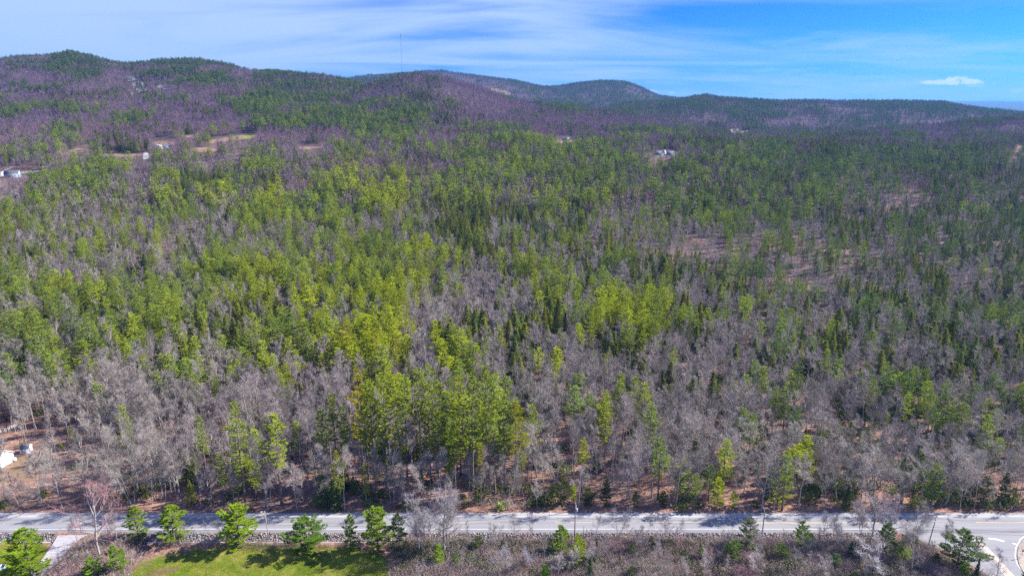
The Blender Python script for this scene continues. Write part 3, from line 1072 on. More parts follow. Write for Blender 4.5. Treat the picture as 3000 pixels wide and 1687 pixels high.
def grow_wood(y0, y1, sp, hk):
    rng = RNG
    X, Y = field(-4200, 4200, y0, y1, sp, rng)
    Z = height(X, Y)
    h = 17.0
    v = visible(X, Y, Z, h + 4)
    X, Y, Z = X[v], Y[v], Z[v]
    px, pyb = proj(X, Y, Z)
    _, pyt = proj(X, Y, Z + 11)
    inside = (pyb < 1760) & (pyt > 130)
    X, Y, Z, px, pyb, pyt = (a[inside] for a in (X, Y, Z, px, pyb, pyt))
    val = lookup(px, pyt, rng)
    # clearings
    # trees standing just below a clearing in the picture would hide it
    tall = pyb - pyt
    keep = np.ones(len(X), bool)
    for k_, p_ in enumerate(PATCH):
        c, s = math.cos(rad(p_[4])), math.sin(rad(p_[4]))
        below = np.where(Y > 350, tall * 1.1, tall * .15)
        dx, dy = px - p_[0], pyb - p_[1]
        dy = np.where(dy > 0, np.maximum(dy - below, 0), dy)
        u_, v_ = dx * c + dy * s, -dx * s + dy * c
        ins = np.sqrt((u_ / (p_[2] + 3)) ** 2 + (v_ / (p_[3] + 2)) ** 2) < 1
        keep &= ~(ins & (rng.random(len(X)) < p_[6]))
    keep &= rng.random(len(X)) < val[:, 4]
    for (cx_, cy_, rx_, ry_, k_) in THIN:
        keep &= ~((((px - cx_) / rx_) ** 2 + ((pyb - cy_) / ry_) ** 2 < 1) & (rng.random(len(X)) < k_))
    # ragged gaps
    gap = vnoise(X / 17, Y / 17, 21)
    keep &= ~((gap < .10) & (rng.random(len(X)) < .8))
    X, Y, Z, px, pyb, pyt, val = (a[keep] for a in (X, Y, Z, px, pyb, pyt, val))
    n = len(X)
    sc_ = 26 if y1 < 1900 else 60
    w_ = .58 if y0 < 900 else .78
    u1 = w_ * vnoise(X / sc_, Y / sc_, 31) + (1 - w_) * rng.random(n)
    u1 = np.argsort(np.argsort(u1)) / max(n, 1)
    pp, ph, pf = val[:, 0], val[:, 1], val[:, 2]
    ez = smooth(1450, 1800, px) * smooth(900, 700, Y)
    ph = ph * (1 - .2 * ez) + .03 * ez; pp = pp + .04 * ez
    if 900 < y0 < 3300: pp = np.where(pp < .6, pp * .78, pp)
    if y0 >= 3300: pp = np.clip(pp + .18, 0, .8)
    kind = np.where(u1 < pp, 0, np.where(u1 > 1 - ph, 1, 3))
    kind = np.where((kind == 3) & (rng.random(n) < pf), 2, kind)
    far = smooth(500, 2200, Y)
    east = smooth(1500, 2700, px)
    stand = vnoise(X / 45, Y / 45, 41)
    for kk, nm in enumerate(('pine', 'hemlock', 'fir', 'bare')):
        m_ = kind == kk
        if not m_.any(): continue
        x, y, z, f, e, st, yl = X[m_], Y[m_], Z[m_], far[m_], east[m_], stand[m_], val[m_, 3]
        q = len(x); r = rng.random(q)
        if nm == 'pine':
            hh = (11 + 14 * r ** 1.25) * (1 - .15 * f) * (1 - .18 * e)
            w = rng.uniform(.85, 1.2, q) * (1 + .25 * f)
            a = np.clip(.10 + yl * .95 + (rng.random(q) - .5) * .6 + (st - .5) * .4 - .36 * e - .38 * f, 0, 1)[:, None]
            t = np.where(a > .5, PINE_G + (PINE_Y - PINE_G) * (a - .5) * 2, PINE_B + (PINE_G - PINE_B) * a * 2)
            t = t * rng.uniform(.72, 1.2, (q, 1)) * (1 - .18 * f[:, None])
        elif nm == 'hemlock':
            hh = (11 + 8.5 * r) * (1 - .12 * e) * (1 - .55 * smooth(300, 210, y)); w = rng.uniform(1.15, 1.65, q)
            a = np.clip(rng.random(q) * .8 + .2 * st - .10 * e, 0, 1)[:, None]
            t = HEM_B + (HEM_A - HEM_B) * a; t = t * rng.uniform(.85, 1.3, (q, 1))
        elif nm == 'fir':
            hh = 5 + 7 * r; w = rng.uniform(.8, 1.2, q)
            t = np.tile(np.array((.04, .08, .018)), (q, 1)) * rng.uniform(.8, 1.6, (q, 1))
        else:
            hh = (9 + 10 * r) * (1 - .15 * f) * (1 + .12 * smooth(420, 250, y)) * (1 - .18 * e); w = rng.uniform(.8, 1.15, q)
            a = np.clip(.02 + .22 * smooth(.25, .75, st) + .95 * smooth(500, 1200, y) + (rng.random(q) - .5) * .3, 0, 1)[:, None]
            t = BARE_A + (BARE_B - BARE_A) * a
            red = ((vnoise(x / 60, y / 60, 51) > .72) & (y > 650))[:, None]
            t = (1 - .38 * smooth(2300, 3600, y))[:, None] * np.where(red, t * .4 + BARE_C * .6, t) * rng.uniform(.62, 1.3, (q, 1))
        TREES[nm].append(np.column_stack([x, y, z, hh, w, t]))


ROAD_CLEAR = ROAD_N + 2.5
grow_wood(ROAD_CLEAR, 262, 4.5, 1)
grow_wood(262, 450, 5.2, 1)
grow_wood(450, 1000, 6.2, 1)
grow_wood(1000, 1900, 6.6, 1)
grow_wood(1900, 3300, 8.2, 1)
grow_wood(3300, 5400, 10.5, 1)


# ------------------------------------------------------------------ trees as individuals
def plant(kind, pi, loc, h, w, tint, name, label, cat, group, rz=None, lean=(0, 0)):
    tr, cr, ph = NEAR[kind][pi % len(NEAR[kind])]
    s = h / ph
    e = empty(name, loc, label, cat, group)
    e.rotation_euler = (lean[0], lean[1], random.uniform(0, 6.28) if rz is None else rz)
    e.scale = (s * w, s * w, s)
    for nm, me in (('trunk', tr), ('crown', cr)):
        o = bpy.data.objects.new(nm, me)
        COL.objects.link(o); o.parent = e
        o['tint'] = [float(tint[0]), float(tint[1]), float(tint[2]), 1.0]
    return e


GP = {'pine': 'white pines in the wood beyond the road', 'hemlock': 'dark hemlocks in the wood beyond the road', 'fir': 'narrow firs in the wood beyond the road',
      'bare': 'bare trees in the wood beyond the road'}
NAME = {'pine': 'pine_tree', 'hemlock': 'hemlock_tree', 'fir': 'fir_tree', 'bare': 'bare_tree'}
CATN = {'pine': 'pine tree', 'hemlock': 'hemlock tree', 'fir': 'fir tree', 'bare': 'bare tree'}
MARKS = [(60, 'the small shed'), (175, 'the driveway mouth'), (300, 'the red-budded maple'), (408, 'the slim lawn pine'), (512, 'the layered lawn pine'), (608, 'the bare stake-like sapling'),
         (695, 'the bushiest lawn pine'), (785, 'the lamp-armed pole'), (897, 'the round lawn pine'), (1029, 'the small verge pine'), (1109, 'the tallest verge pine'), (1240, 'the bare clump'),
         (1368, 'the thin bare sapling'), (1500, 'the broken centre dashes'), (1630, 'the yellow roadside pine'), (1690, 'the transformer pole'), (1800, 'the forked saplings'), (1960, 'the fan-shaped sapling'),
         (2100, 'the grey verge pine'), (2232, 'the kinked pole'), (2342, 'the small bright verge pine'), (2450, 'the last riprap stones'), (2560, 'the wide roadside maple'), (2690, 'the crossarm pole'),
         (2800, 'the junction pine'), (2900, 'the splitter strip'), (3000, 'the traffic island')]
ORD = ['nearest', 'second', 'third', 'fourth', 'fifth', 'sixth', 'seventh', 'eighth', 'ninth', 'tenth', 'eleventh', 'twelfth', 'thirteenth', 'fourteenth', 'fifteenth', 'sixteenth', 'seventeenth',
       'eighteenth', 'nineteenth', 'twentieth'] + ['%dth' % k for k in range(21, 60)]


def mark_of(px): return min(MARKS, key=lambda m_: abs(m_[0] - px))[1]


def adjectives(kind, pi, h, tint):
    if kind == 'pine':
        return ('tall' if h > 18.5 else 'low') + (' yellow-green' if tint[0] > .30 else ' grass-green' if tint[0] > .19 else ' blue-green') + ' pine'
    if kind == 'hemlock':
        return ('tall' if h > 12.5 else 'short') + (' olive' if tint[0] > .14 else ' dark') + ' hemlock'
    if kind == 'fir':
        return ('taller' if h > 8.5 else 'small') + ' spired fir'
    form = ('straight', 'slim', 'wide-crowned', 'high-crowned', 'forked', 'broad-limbed', 'narrow', 'many-stemmed')[pi % 8]
    return ('tall ' if h > 14.5 else 'short ') + form + ' bare tree'


# hand-placed trees: kind, picture column and row of the foot, row of the tip, width factor, tint
PY, PG, PB = PINE_Y, (PINE_Y + PINE_G) / 2, PINE_G
GOLD = np.array((.40, .35, .010))
HAND = [
    ('pine', 387, 1350, 1187, 1.0, PY, 3), ('pine', 611, 1440, 1219, .95, PG, 4), ('pine', 719, 1470, 1172, .85, PG, 0), ('pine', 826, 1478, 1216, 1.15, PG, 5), ('pine', 658, 1457, 1324, 1.0, PB, 0),
    ('pine', 700, 1466, 1352, 1.0, PB, 3), ('pine', 740, 1450, 1330, .9, PG, 1), ('pine', 990, 1405, 1155, .95, PG, 2), ('pine', 955, 1400, 1200, 1.0, PG, 5), ('pine', 1022, 1405, 1185, 1.0, PG, 1),
    ('pine', 998, 1478, 1318, 1.0, PG, 3),
    ('pine', 1074, 1482, 1353, .9, PY, 0), ('pine', 1138, 1445, 1330, .9, PG, 2), ('pine', 1064, 1385, 1073, .90, GOLD, 0), ('pine', 1098, 1400, 1110, .95, PY, 3), ('pine', 1135, 1395, 1097, .9, PY, 1),
    ('pine', 1080, 1408, 1185, 1.1, PY, 5), ('pine', 1130, 1420, 1200, 1.0, PG, 6), ('pine', 1194, 1400, 1097, .9, PG, 2), ('pine', 1176, 1410, 1200, 1.0, PY, 3), ('pine', 1236, 1425, 1080, 1.0, PG, 4), ('pine', 1262, 1415, 1120, .95, PY, 6),
    ('pine', 1281, 1385, 1079, .9, PG, 4), ('pine', 1285, 1428, 1205, 1.05, PB, 1), ('pine', 1339, 1385, 1205, .9, PB, 2), ('pine', 1350, 1392, 1100, 1.0, PY, 0), ('pine', 1386, 1435, 1097, 1.05, PY, 1), ('pine', 1427, 1400, 1070, 1.0, PY, 6),
    ('pine', 1418, 1450, 1190, 1.05, PY, 4), ('pine', 1480, 1440, 1160, 1.0, PG, 2), ('pine', 1409, 1478, 1300, 1.0, GOLD, 4), ('pine', 1322, 1455, 1335, .9, PG, 1), ('pine', 1240, 1447, 1385, 1.1, PB, 3),
    ('pine', 1512, 1435, 1178, 1.0, (GOLD + PY) / 2, 5), ('pine', 1530, 1452, 1300, .9, PY, 4), ('pine', 1561, 1372, 1184, 1.05, PG, 3), ('pine', 1625, 1200, 1059, .8, PY, 4), ('pine', 1770, 1180, 1035, .8, PY, 4),
    ('pine', 1771, 1345, 1140, .95, PY, 0), ('pine', 1704, 1440, 1286, 1.25, (GOLD + PY) / 2, 4), ('pine', 2260, 1268, 1132, 1.1, PG, 4), ('pine', 2347, 1425, 1277, 1.3, PY, 5), ('pine', 2362, 1440, 1330, 1.2, PG, 1),
    ('pine', 2700, 1285, 1140, 1.1, PG, 1), ('pine', 2641, 1280, 1155, 1.1, PG, 5), ('pine', 2990, 1270, 1126, 1.2, PG, 1), ('pine', 2985, 1345, 1235, 1.2, PB, 3), ('pine', 1022, 1120, 930, 1.0, GOLD, 0), ('pine', 1110, 1140, 958, .95, (GOLD + PY) / 2, 0),
    ('pine', 1165, 1130, 975, .9, (GOLD + PY) / 2, 1), ('pine', 1310, 1170, 1000, .9, PY, 4), ('pine', 1425, 1130, 985, .9, PY, 4), ('pine', 1470, 1100, 950, .9, (GOLD + PY) / 2, 1),
    ('pine', 1861, 1040, 840, .9, PY, 0), ('pine', 1916, 1050, 845, .95, PY, 3), ('pine', 1938, 1030, 872, 1.0, PG, 1), ('pine', 1826, 1070, 905, 1.1, PY, 5), ('pine', 1880, 1085, 930, 1.1, PY, 6), ('pine', 1912, 1075, 925, 1.0, PY, 3),
    ('pine', 1937, 1060, 915, 1.0, PY, 1), ('pine', 1968, 1020, 890, .9, PG, 0), ('pine', 1724, 1030, 850, .9, PG, 0), ('pine', 1732, 1080, 930, .9, PY, 2), ('pine', 1850, 1105, 960, 1.0, PY, 4), ('pine', 1523, 905, 842, .9, PG, 0),
    ('pine', 1560, 860, 715, 1.0, PY, 2), ('pine', 1615, 820, 690, .9, PG, 0), ('pine', 1725, 790, 700, 1.1, PG, 5), ('pine', 1845, 830, 740, 1.0, PG, 1), ('pine', 1957, 880, 780, 1.0, PG, 1),
    ('pine', 1760, 850, 775, 1.2, PG, 5), ('pine', 2095, 980, 900, 1.0, PG, 3), ('pine', 2267, 890, 820, 1.0, PY, 1), ('pine', 2308, 880, 825, .7, PY, 0), ('pine', 2356, 900, 830, .8, PY, 0),
    ('hemlock', 950, 1485, 1390, 1.7, HEM_B, 0), ('hemlock', 985, 1487, 1400, 1.4, HEM_B, 2), ('hemlock', 1229, 1400, 1258, .9, HEM_A, 1), ('hemlock', 1631, 1025, 873, .95, (.09, .10, .012), 1), ('hemlock', 1995, 965, 858, 1.2, (.11, .10, .010), 0),
    ('hemlock', 1595, 1010, 900, .9, HEM_A, 0), ('hemlock', 1560, 1000, 905, 1.0, HEM_A, 3), ('hemlock', 1395, 1010, 905, 1.2, HEM_B, 2), ('hemlock', 1950, 1060, 960, 1.0, HEM_B, 0), ('hemlock', 2478, 1487, 1425, 1.5, HEM_B, 0),
    ('hemlock', 570, 1450, 1380, 1.4, (.05, .075, .02), 2), ('hemlock', 1860, 1484, 1440, 1.3, (.08, .12, .02), 0), ('hemlock', 1720, 1480, 1428, 1.5, (.07, .11, .02), 2), ('hemlock', 1775, 1483, 1405, 1.2, (.06, .09, .02), 1),
    ('hemlock', 1260, 1450, 1380, 1.2, (.05, .08, .02), 1), ('hemlock', 2390, 1478, 1425, 1.5, (.06, .10, .02), 1), ('hemlock', 2880, 1475, 1395, 1.2, HEM_B, 2), ('hemlock', 2810, 1470, 1400, 1.2, HEM_B, 3),
    ('hemlock', 2930, 1480, 1385, 1.1, (.04, .08, .02), 1), ('hemlock', 2640, 1465, 1395, 1.3, (.05, .075, .03), 0), ('hemlock', 2250, 1445, 1385, 1.4, (.07, .10, .03), 2), ('hemlock', 1942, 1482, 1436, 1.4, (.10, .15, .015), 0),
    ('hemlock', 1645, 1478, 1400, 1.3, (.07, .10, .015), 1), ('hemlock', 1616, 1476, 1415, 1.2, (.09, .13, .015), 3),
    ('fir', 1852, 1140, 1056, 1.0, (.05, .10, .015), 1), ('fir', 2004, 1215, 1137, 1.0, (.06, .11, .015), 0), ('fir', 2036, 1205, 1102, .9, (.05, .09, .015), 1), ('fir', 1937, 1180, 1085, .9, (.04, .08, .02), 1),
    ('fir', 1838, 1165, 1070, .9, (.06, .13, .012), 0), ('fir', 1736, 1340, 1236, .8, (.03, .05, .018), 1), ('fir', 2528, 1275, 1225, 1.2, (.03, .075, .03), 0), ('fir', 1743, 1160, 1105, 1.0, (.07, .13, .012), 2),
    ('fir', 1700, 1120, 1066, 1.0, (.07, .13, .012), 2), ('fir', 1577, 1180, 1140, 1.2, (.08, .15, .012), 0), ('fir', 1525, 1190, 1138, 1.2, (.05, .1, .012), 2), ('fir', 2243, 1290, 1238, 1.2, (.05, .08, .02), 0),
    ('fir', 626, 1265, 1200, .9, (.03, .06, .016), 1), ('fir', 862, 1300, 1190, .9, (.03, .06, .016), 0), ('fir', 1660, 1170, 1110, 1.0, (.10, .18, .01), 0), ('fir', 1820, 1150, 1112, 1.6, (.12, .22, .01), 0),
    # roadside pines north of the road
    ('lawnpine', 2277, 1478, 1364, 1.05, PY, 1), ('lawnpine', 2100, 1484, 1397, 1.0, PY, 3), ('lawnpine', 2146, 1486, 1438, 1.0, PG, 1), ('lawnpine', 1680, 1470, 1417, .8, PY, 3), ('lawnpine', 2334, 1400, 1300, 1.2, PY, 1),
    ('lawnpine', 208, 1300, 1255, .9, PY * .8, 3), ('lawnpine', 182, 1318, 1300, 1.4, PG, 0), ('lawnpine', 232, 1295, 1280, 2.0, PG, 0), ('lawnpine', 328, 1340, 1322, 1.2, PG, 0),
    # pale bare trees around the shed clearing
    ('bare', 66, 1284, 1165, .8, BARE_A * 1.2, 1), ('bare', 104, 1266, 1135, .8, BARE_A * 1.2, 3), ('bare', 129, 1249, 1120, .8, BARE_A * 1.2, 3), ('bare', 162, 1318, 1205, .7, BARE_A * 1.2, 1), ('bare', 210, 1315, 1190, .8, BARE_A * 1.2, 3),
    ('bare', 299, 1343, 1205, 1.0, BARE_A * 1.2, 4), ('bare', 159, 1424, 1275, 1.1, BARE_A, 2), ('bare', 32, 1407, 1292, .9, BARE_A * 1.1, 1), ('bare', 346, 1406, 1258, 1.0, BARE_A * 1.2, 6),
    ('bare', 182, 1486, 1330, 1.0, BARE_A, 0), ('bare', 110, 1484, 1360, 1.3, BARE_A * 1.1, 7), ('bare', 60, 1482, 1400, 1.2, BARE_A, 4), ('bare', 250, 1470, 1350, 1.1, BARE_A * 1.1, 2), ('bare', 300, 1465, 1340, 1.1, BARE_A, 6),
    ('bare', 18, 1474, 1370, .9, BARE_A, 3), ('bare', 2050, 1330, 1225, 1.3, BARE_A * 1.15, 5), ('bare', 2180, 1350, 1230, 1.2, BARE_A * 1.1, 2),
    ('bare', 2440, 1385, 1290, 1.5, BARE_A * 1.1, 5), ('bare', 2560, 1470, 1320, 1.4, BARE_A * 1.05, 5), ('bare', 2700, 1470, 1310, 1.3, BARE_A * 1.05, 2), ('bare', 2770, 1478, 1320, 1.3, BARE_A, 5),
    ('bare', 2840, 1470, 1330, 1.3, BARE_A, 2), ('bare', 2620, 1475, 1340, 1.2, BARE_A, 7), ('bare', 2490, 1475, 1360, 1.3, BARE_A, 2), ('bare', 930, 1480, 1365, 1.3, BARE_A, 4), ('bare', 1180, 1482, 1370, 1.2, BARE_A, 2),
]
SOUTH = [  # verge and lawn side: name, category, kind, column, foot row, tip row, width factor, tint, model, label
    ('pine_tree', 'pine tree', 'lawnpine', 96, 1700, 1547, 1.2, (.17, .26, .012), 1, 'large bushy green pine on the near lawn beside the driveway'),
    ('pine_tree', 'pine tree', 'lawnpine', 408, 1583, 1481, .95, (.16, .23, .012), 3, 'slim verge pine nearest the red-budded maple'),
    ('pine_tree', 'pine tree', 'lawnpine', 512, 1587, 1481, 1.1, (.17, .25, .012), 1, 'layered verge pine with brushwood scattered at its foot'),
    ('pine_tree', 'pine tree', 'lawnpine', 702, 1602, 1481, 1.15, (.19, .28, .012), 0, 'bushiest lawn pine left of the lamp-armed pole'),
    ('pine_tree', 'pine tree', 'lawnpine', 897, 1613, 1511, 1.15, (.10, .18, .018), 2, 'round-headed lawn pine standing alone over orange needles'),
    ('pine_tree', 'pine tree', 'lawnpine', 1028, 1612, 1507, .75, (.12, .19, .02), 3, 'small pine at the lawn edge before the tallest verge pine'),
    ('pine_tree', 'pine tree', 'lawnpine', 1107, 1616, 1489, .95, (.16, .24, .014), 0, 'tallest verge pine at the east end of the lawn'),
    ('pine_tree', 'pine tree', 'lawnpine', 1172, 1614, 1503, .80, (.08, .12, .04), 3, 'grey-green thin pine leaning on the tallest verge pine'),
    ('pine_tree', 'pine tree', 'lawnpine', 1287, 1654, 1597, .8, (.20, .32, .010), 0, 'small vivid green pine below the bare clump'),
    ('pine_tree', 'pine tree', 'lawnpine', 1642, 1625, 1541, .95, (.14, .22, .014), 3, 'green pine in the brush left of the transformer pole'),
    ('pine_tree', 'pine tree', 'lawnpine', 1692, 1652, 1566, .75, (.24, .31, .010), 1, 'yellow pine leaning across the foot of the transformer pole'),
    ('pine_tree', 'pine tree', 'lawnpine', 2194, 1605, 1514, .95, (.12, .15, .06), 3, 'sparse grey-green pine rising beside the kinked pole'),
    ('pine_tree', 'pine tree', 'lawnpine', 2343, 1602, 1527, .75, (.10, .18, .018), 0, 'small dark green pine against the road between the two eastern poles'),
    ('pine_tree', 'pine tree', 'lawnpine', 2594, 1628, 1532, .95, (.10, .14, .05), 3, 'grey-green pine tangled under the wide roadside maple'),
    ('pine_tree', 'pine tree', 'lawnpine', 2640, 1648, 1585, .9, (.20, .29, .014), 1, 'yellow-green young pine in the brush before the junction'),
    ('pine_tree', 'pine tree', 'lawnpine', 2802, 1662, 1549, 1.05, (.10, .14, .045), 2, 'dark spreading pine at the corner of the side road'),
    ('pine_tree', 'pine tree', 'lawnpine', 2822, 1700, 1648, .9, (.14, .26, .014), 1, 'bright young pine under the dark corner pine'),
    ('pine_tree', 'pine tree', 'lawnpine', 1598, 1705, 1655, .8, (.12, .24, .012), 0, 'little bright pine cut by the frame below the yellow pine'),
    ('pine_tree', 'pine tree', 'lawnpine', 2150, 1650, 1580, .9, (.11, .17, .03), 1, 'young green pine in the brush below the sparse pine'),
    ('pine_tree', 'pine tree', 'lawnpine', 2128, 1640, 1588, .8, (.12, .19, .03), 3, 'smaller young pine touching the one below the sparse pine'),
    ('pine_tree', 'pine tree', 'lawnpine', 2285, 1640, 1590, .8, (.11, .17, .02), 2, 'young green pine halfway between the kinked pole and the small dark pine'),
    ('pine_tree', 'pine tree', 'lawnpine', 345, 1690, 1600, .9, (.14, .24, .014), 1, 'green young pine in the red thicket by the driveway'),
    ('pine_tree', 'pine tree', 'lawnpine', 275, 1705, 1635, 1.0, (.13, .24, .014), 0, 'low green pine at the bottom of the red thicket'),
    ('pine_tree', 'pine tree', 'lawnpine', 20, 1720, 1670, 1.2, (.20, .28, .014), 2, 'yellow-green pine tip beside the white car'),
    ('fir_tree', 'fir tree', 'fir', 1730, 1695, 1632, 1.3, (.045, .085, .03), 1, 'dark pointed fir in the brush below the transformer pole'),
    ('fir_tree', 'fir tree', 'fir', 2857, 1700, 1635, 1.2, (.03, .06, .025), 0, 'small dark fir on the bank of the side road'),
    ('fir_tree', 'fir tree', 'fir', 3008, 1712, 1645, 1.8, (.04, .09, .03), 2, 'dark fir at the corner by the traffic island'),
    ('hemlock_tree', 'hemlock tree', 'hemlock', 2490, 1640, 1585, 1.3, (.05, .08, .04), 0, 'dark low hemlock left of the wide roadside maple'),
    ('maple_tree', 'bare tree', 'bare', 290, 1650, 1440, 1.35, (.30, .17, .175), 5, 'red-budded wide maple rising from the thicket over the road'),
    ('maple_tree', 'bare tree', 'bare', 2549, 1598, 1448, 1.45, (.27, .23, .24), 5, 'wide bare maple whose crown spreads over the road'),
    ('bare_tree', 'bare tree', 'bare', 2592, 1606, 1462, 1.3, (.27, .23, .24), 2, 'bare tree standing against the trunk of the wide maple'),
    ('bare_tree', 'bare tree', 'bare', 2655, 1612, 1480, 1.2, (.26, .24, .23), 7, 'many-stemmed bare tree between the wide maple and the crossarm pole'),
    ('bare_tree', 'bare tree', 'bare', 2525, 1600, 1480, 1.0, (.27, .23, .24), 4, 'forked bare tree on the left flank of the wide maple'),
    ('bare_tree', 'bare tree', 'bare', 1228, 1619, 1450, 1.2, (.30, .27, .27), 2, 'left stem of the tall bare clump by the lawn'),
    ('bare_tree', 'bare tree', 'bare', 1243, 1622, 1462, 1.0, (.30, .27, .27), 4, 'second stem from the left in the tall bare clump'),
    ('bare_tree', 'bare tree', 'bare', 1268, 1612, 1448, 1.3, (.30, .27, .27), 7, 'middle many-stemmed tree of the tall bare clump'),
    ('bare_tree', 'bare tree', 'bare', 1300, 1626, 1455, 1.25, (.30, .27, .27), 5, 'right stem of the tall bare clump above the fallen tree'),
    ('bare_tree', 'bare tree', 'bare', 1313, 1620, 1470, 1.1, (.30, .27, .27), 0, 'outermost eastern stem of the tall bare clump'),
    ('bare_tree', 'bare tree', 'sapling', 608, 1582, 1526, .6, (.24, .18, .19), 0, 'bare stake-like sapling on the stones between two lawn pines'),
    ('bare_tree', 'bare tree', 'sapling', 558, 1588, 1530, 1.0, (.25, .22, .20), 1, 'crooked bare sapling right of the layered verge pine'),
    ('bare_tree', 'bare tree', 'sapling', 655, 1578, 1518, 1.0, (.26, .23, .22), 1, 'thin bare sapling half hidden by the bushiest lawn pine'),
    ('bare_tree', 'bare tree', 'sapling', 1368, 1607, 1526, .6, (.26, .22, .23), 0, 'thin bare sapling against the road east of the bare clump'),
    ('bare_tree', 'bare tree', 'sapling', 1556, 1586, 1524, .9, (.24, .21, .22), 2, 'bare sapling with short twigs under the broken centre dashes'),
    ('bare_tree', 'bare tree', 'sapling', 1745, 1598, 1508, .9, (.22, .19, .20), 0, 'forked bare sapling just right of the short grey post'),
    ('bare_tree', 'bare tree', 'sapling', 1808, 1582, 1498, 1.2, (.25, .22, .22), 1, 'fan-shaped many-stemmed sapling before the forest shadow on the road'),
    ('bare_tree', 'bare tree', 'sapling', 1928, 1590, 1518, 1.2, (.25, .22, .22), 2, 'leaning bare sapling left of the grey fan-shaped one'),
    ('bare_tree', 'bare tree', 'sapling', 1962, 1595, 1503, 1.2, (.24, .20, .22), 1, 'grey fan-shaped sapling crossing the white road line'),
    ('bare_tree', 'bare tree', 'sapling', 1870, 1610, 1545, 1.2, (.26, .22, .23), 1, 'low bare sapling in the brush between two fan-shaped ones'),
    ('bare_tree', 'bare tree', 'bare', 2410, 1620, 1505, .9, (.27, .24, .25), 6, 'bare tree over the riprap left of the dark low hemlock'),
    ('bare_tree', 'bare tree', 'bare', 2455, 1625, 1520, 1.0, (.30, .28, .29), 4, 'pale bare tree touching the dark low hemlock'),
    ('bare_tree', 'bare tree', 'bare', 2670, 1680, 1560, 1.1, (.19, .15, .14), 5, 'dark crooked bare tree below the crossarm pole'),
    ('bare_tree', 'bare tree', 'bare', 2760, 1640, 1530, 1.0, (.27, .24, .25), 6, 'bare tree between the crossarm pole and the corner pine'),
    ('bare_tree', 'bare tree', 'sapling', 2563, 1690, 1598, 1.7, (.45, .42, .42), 1, 'whitish many-stemmed sapling in the brush below the maple'),
    ('bare_tree', 'bare tree', 'bare', 2915, 1720, 1620, 1.2, (.25, .21, .23), 2, 'round bare tree in front of the splitter strip'),
    ('bare_tree', 'bare tree', 'sapling', 2858, 1670, 1590, .9, (.26, .22, .23), 0, 'thin bare sapling reaching over the side road'),
    ('bare_tree', 'bare tree', 'bare', 1455, 1690, 1590, .9, (.36, .33, .35), 7, 'pale bare tree in the brush east of the fallen tree'),
    ('bare_tree', 'bare tree', 'bare', 1560, 1680, 1600, 1.0, (.34, .32, .36), 4, 'whitish bare tree left of the dark hollow in the brush'),
    ('bare_tree', 'bare tree', 'bare', 2060, 1720, 1610, .8, (.40, .36, .36), 3, 'white-stemmed bare tree in the middle of the brush'),
    ('bare_tree', 'bare tree', 'bare', 2225, 1650, 1560, .8, (.33, .30, .30), 6, 'forked pale bare tree below the kinked pole'),
    ('bare_tree', 'bare tree', 'bare', 228, 1590, 1500, .9, (.28, .20, .21), 4, 'bare tree with arching limbs at the driveway mouth'),
    ('bare_tree', 'bare tree', 'bare', 350, 1610, 1510, .9, (.28, .25, .25), 1, 'bare tree between the red-budded maple and the slim verge pine'),
]


def place_hand():
    used = []
    for kind, cx, fy, ty, w, tint, pi in HAND:
        p = unproj(cx, fy)
        if kind == 'hemlock' and fy > 1430 and cx not in (950, 985, 2478): kind, w, pi = 'lawnpine', w * .62, (pi + int(cx)) % 4
        # height that brings the tip to its row
        v = (843.5 - ty) / F
        zt = H + p.y * (v * CP - SP) / (CP + v * SP)
        h = max(zt - p.z, 1.5)
        if kind == 'pine': w *= .66 if 960 < cx < 1440 and fy > 1300 else .62 if 1700 < cx < 2000 and fy < 1120 else .80
        if kind == 'pine':
            tv = random.random(); tint = (np.asarray(tint) * (1 - .55 * tv) + PINE_B * .55 * tv) * random.uniform(.75, 1.05)
        used.append((kind, pi, p, h, w, np.asarray(tint, float), cx))
    return used


hand = place_hand()
# keep the random trees out of the way of the hand-placed ones
hx = np.array([(q[2].x, q[2].y, {'bare': 2.2, 'sapling': 1.5}.get(q[0], 3.2)) for q in hand])
ALL = {}
for k in TREES:
    a = np.concatenate(TREES[k]) if TREES[k] else np.zeros((0, 8))
    nearm = a[:, 1] < 600
    b_ = a[nearm]
    dd = np.min(np.hypot(b_[:, None, 0] - hx[None, :, 0], b_[:, None, 1] - hx[None, :, 1]) - hx[None, :, 2], axis=1)
    # trees that would stand in front of the hand-placed crowns and hide them
    ALL[k] = np.concatenate([b_[dd > 0], a[~nearm]])

LIMIT = {'pine': 288, 'hemlock': 288, 'fir': 120, 'bare': 240}
southn = {}
for s_ in SOUTH:
    k = {'pine_tree': 'pine', 'fir_tree': 'fir', 'hemlock_tree': 'hemlock', 'bare_tree': 'bare', 'maple_tree': 'bare'}[s_[0]]
    southn[k] = southn.get(k, 0) + 1
indiv = []
rest = {}
for k, a in ALL.items():
    px, pyb = proj(a[:, 0], a[:, 1], a[:, 2])
    _, pyt = proj(a[:, 0], a[:, 1], a[:, 2] + a[:, 3])
    size = (pyb - pyt) * ((px > 5) & (px < 2995))
    nh = sum(1 for q in hand if {'lawnpine': 'pine', 'sapling': 'bare'}.get(q[0], q[0]) == k)
    n = max(0, LIMIT[k] - nh - southn.get(k, 0))
    order = np.argsort(-size)
    # stratify a little so that neighbours in the picture stay together
    pick = order[:n]
    for i in pick:
        indiv.append((k, random.randrange(len(NEAR[k])), Vector(a[i, :3]), a[i, 3], a[i, 4], a[i, 5:8], px[i]))
    m_ = np.ones(len(a), bool); m_[pick] = False
    rest[k] = a[m_]

